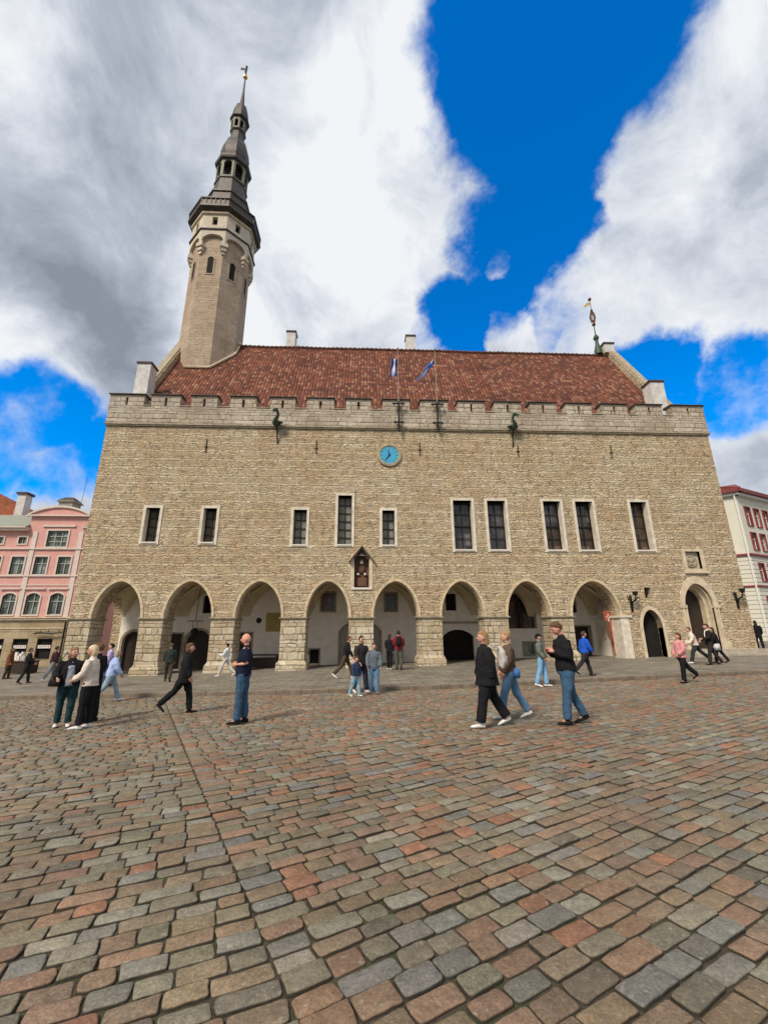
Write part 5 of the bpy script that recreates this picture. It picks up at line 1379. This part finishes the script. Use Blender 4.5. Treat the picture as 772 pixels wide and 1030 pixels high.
def pxdir(u, v):
    d = Rr*((u-386)/f_)+Uu*((515-v)/f_)+fwd; return tuple(d.normalized())
dn = g.vmath('SCALE', g.vmath('SUBTRACT', g.noise(dirv, 3.4, 6, .6).outputs['Color'], (.5,.5,.5)), scale=.19)
dw = g.vmath('ADD', dirv, dn)
def blobs(lst, vec, op='MAXIMUM', inner=.55, outer=1.25):
    acc = None
    for u, v, r, wgt in lst:
        k = g.mapr(g.vmath('DISTANCE', vec, pxdir(u, v)), r/430*inner, r/430*outer, wgt, 0.0)
        acc = k if acc is None else g.math(op, acc, k)
    return acc
pos = blobs([(120,60,260,1),(60,240,120,1),(250,230,130,1),(320,320,92,1),(360,60,80,1),(395,170,62,.95),(455,200,30,.7),(350,280,80,1),(770,190,110,1),(690,220,60,1),(620,250,38,.9),(700,120,75,1),(660,190,50,1),(690,60,40,.9),(800,70,80,1),(720,300,48,.95),(665,310,34,.85),
             (510,345,32,.75),(575,348,30,.72),(508,267,20,.75),(755,440,42,1),(25,500,42,1),(95,423,18,.6),(20,340,38,1),(-350,200,330,1),(1150,250,330,1),(150,-500,380,1)], dw)
for v3, rad in (((-.1,-1,.5),1.15),((-1,-.1,.35),.55),((1,-.5,.5),.75),((.1,-.3,1),.55)):  # unseen clouds behind and overhead, added to make the sky light less blue
    q3 = Vector(v3).normalized(); pos = g.math('MAXIMUM', pos, g.mapr(g.vmath('DISTANCE', dw, tuple(q3)), rad*.7, rad*1.1, 1.0, 0.0))
neg = blobs([(535,60,90,.8),(520,215,60,.55),(45,398,42,.7),(90,450,50,.6),(10,435,40,.6),(660,392,50,.8),(760,385,42,.7),(460,320,36,.5),(500,300,34,.4),(535,220,45,.6),(640,120,20,.2)], dw)
fb_ = g.noise(dirv, 3.0, 9, .62, .2).outputs[0]
fine = g.noise(dirv, 9.0, 8, .65, .3).outputs[0]
dens = g.math('SUBTRACT', g.math('ADD', pos, g.math('ADD', g.math('MULTIPLY', g.math('SUBTRACT', fb_, .5), 1.3), g.math('MULTIPLY', g.math('SUBTRACT', fine, .5), .6))), neg)
alpha = g.mapr(dens, .28, .72)
shade = blobs([(60,120,110,.30),(200,60,120,.20),(105,318,70,.62),(150,180,90,.22),(20,240,70,.3),(290,300,40,.2),(730,170,90,.14)], dw, 'MAXIMUM', .3, 1.4)
glow = blobs([(330,240,80,.5),(20,345,45,.6),(8,50,40,.6),(390,90,50,.35),(240,335,50,.5),(700,120,60,.2)], dw, 'MAXIMUM', .3, 1.4)
n4 = g.math('MULTIPLY', g.math('SUBTRACT', g.noise(dirv, 5.5, 9, .62, .5).outputs[0], .5), 1.65)
thick = g.mapr(dens, .5, 1.5, -.12, .16)
sv = g.math('ADD', g.math('ADD', g.math('SUBTRACT', shade, glow), n4), g.math('ADD', thick, .30))
ccol = g.ramp(sv, [(0, (.95,.97,1.0)), (.22, (.78,.82,.89)), (.55, (.50,.55,.64)), (1.0, (.28,.31,.38))])
bg2 = g.n('ShaderNodeBackground', i_Color=ccol, i_Strength=.86)
mixs = g.n('ShaderNodeMixShader', i_0=alpha); nt.links.new(bg1.outputs[0], mixs.inputs[1]); nt.links.new(bg2.outputs[0], mixs.inputs[2])
nt.links.new(mixs.outputs[0], out.inputs[0])

vs = scene.view_settings; vs.view_transform = 'Standard'; vs.look = 'None'; vs.exposure = 0.12; vs.gamma = 1.0; vs.use_curve_mapping = False
scene.render.resolution_x = 767; scene.render.resolution_y = 1024
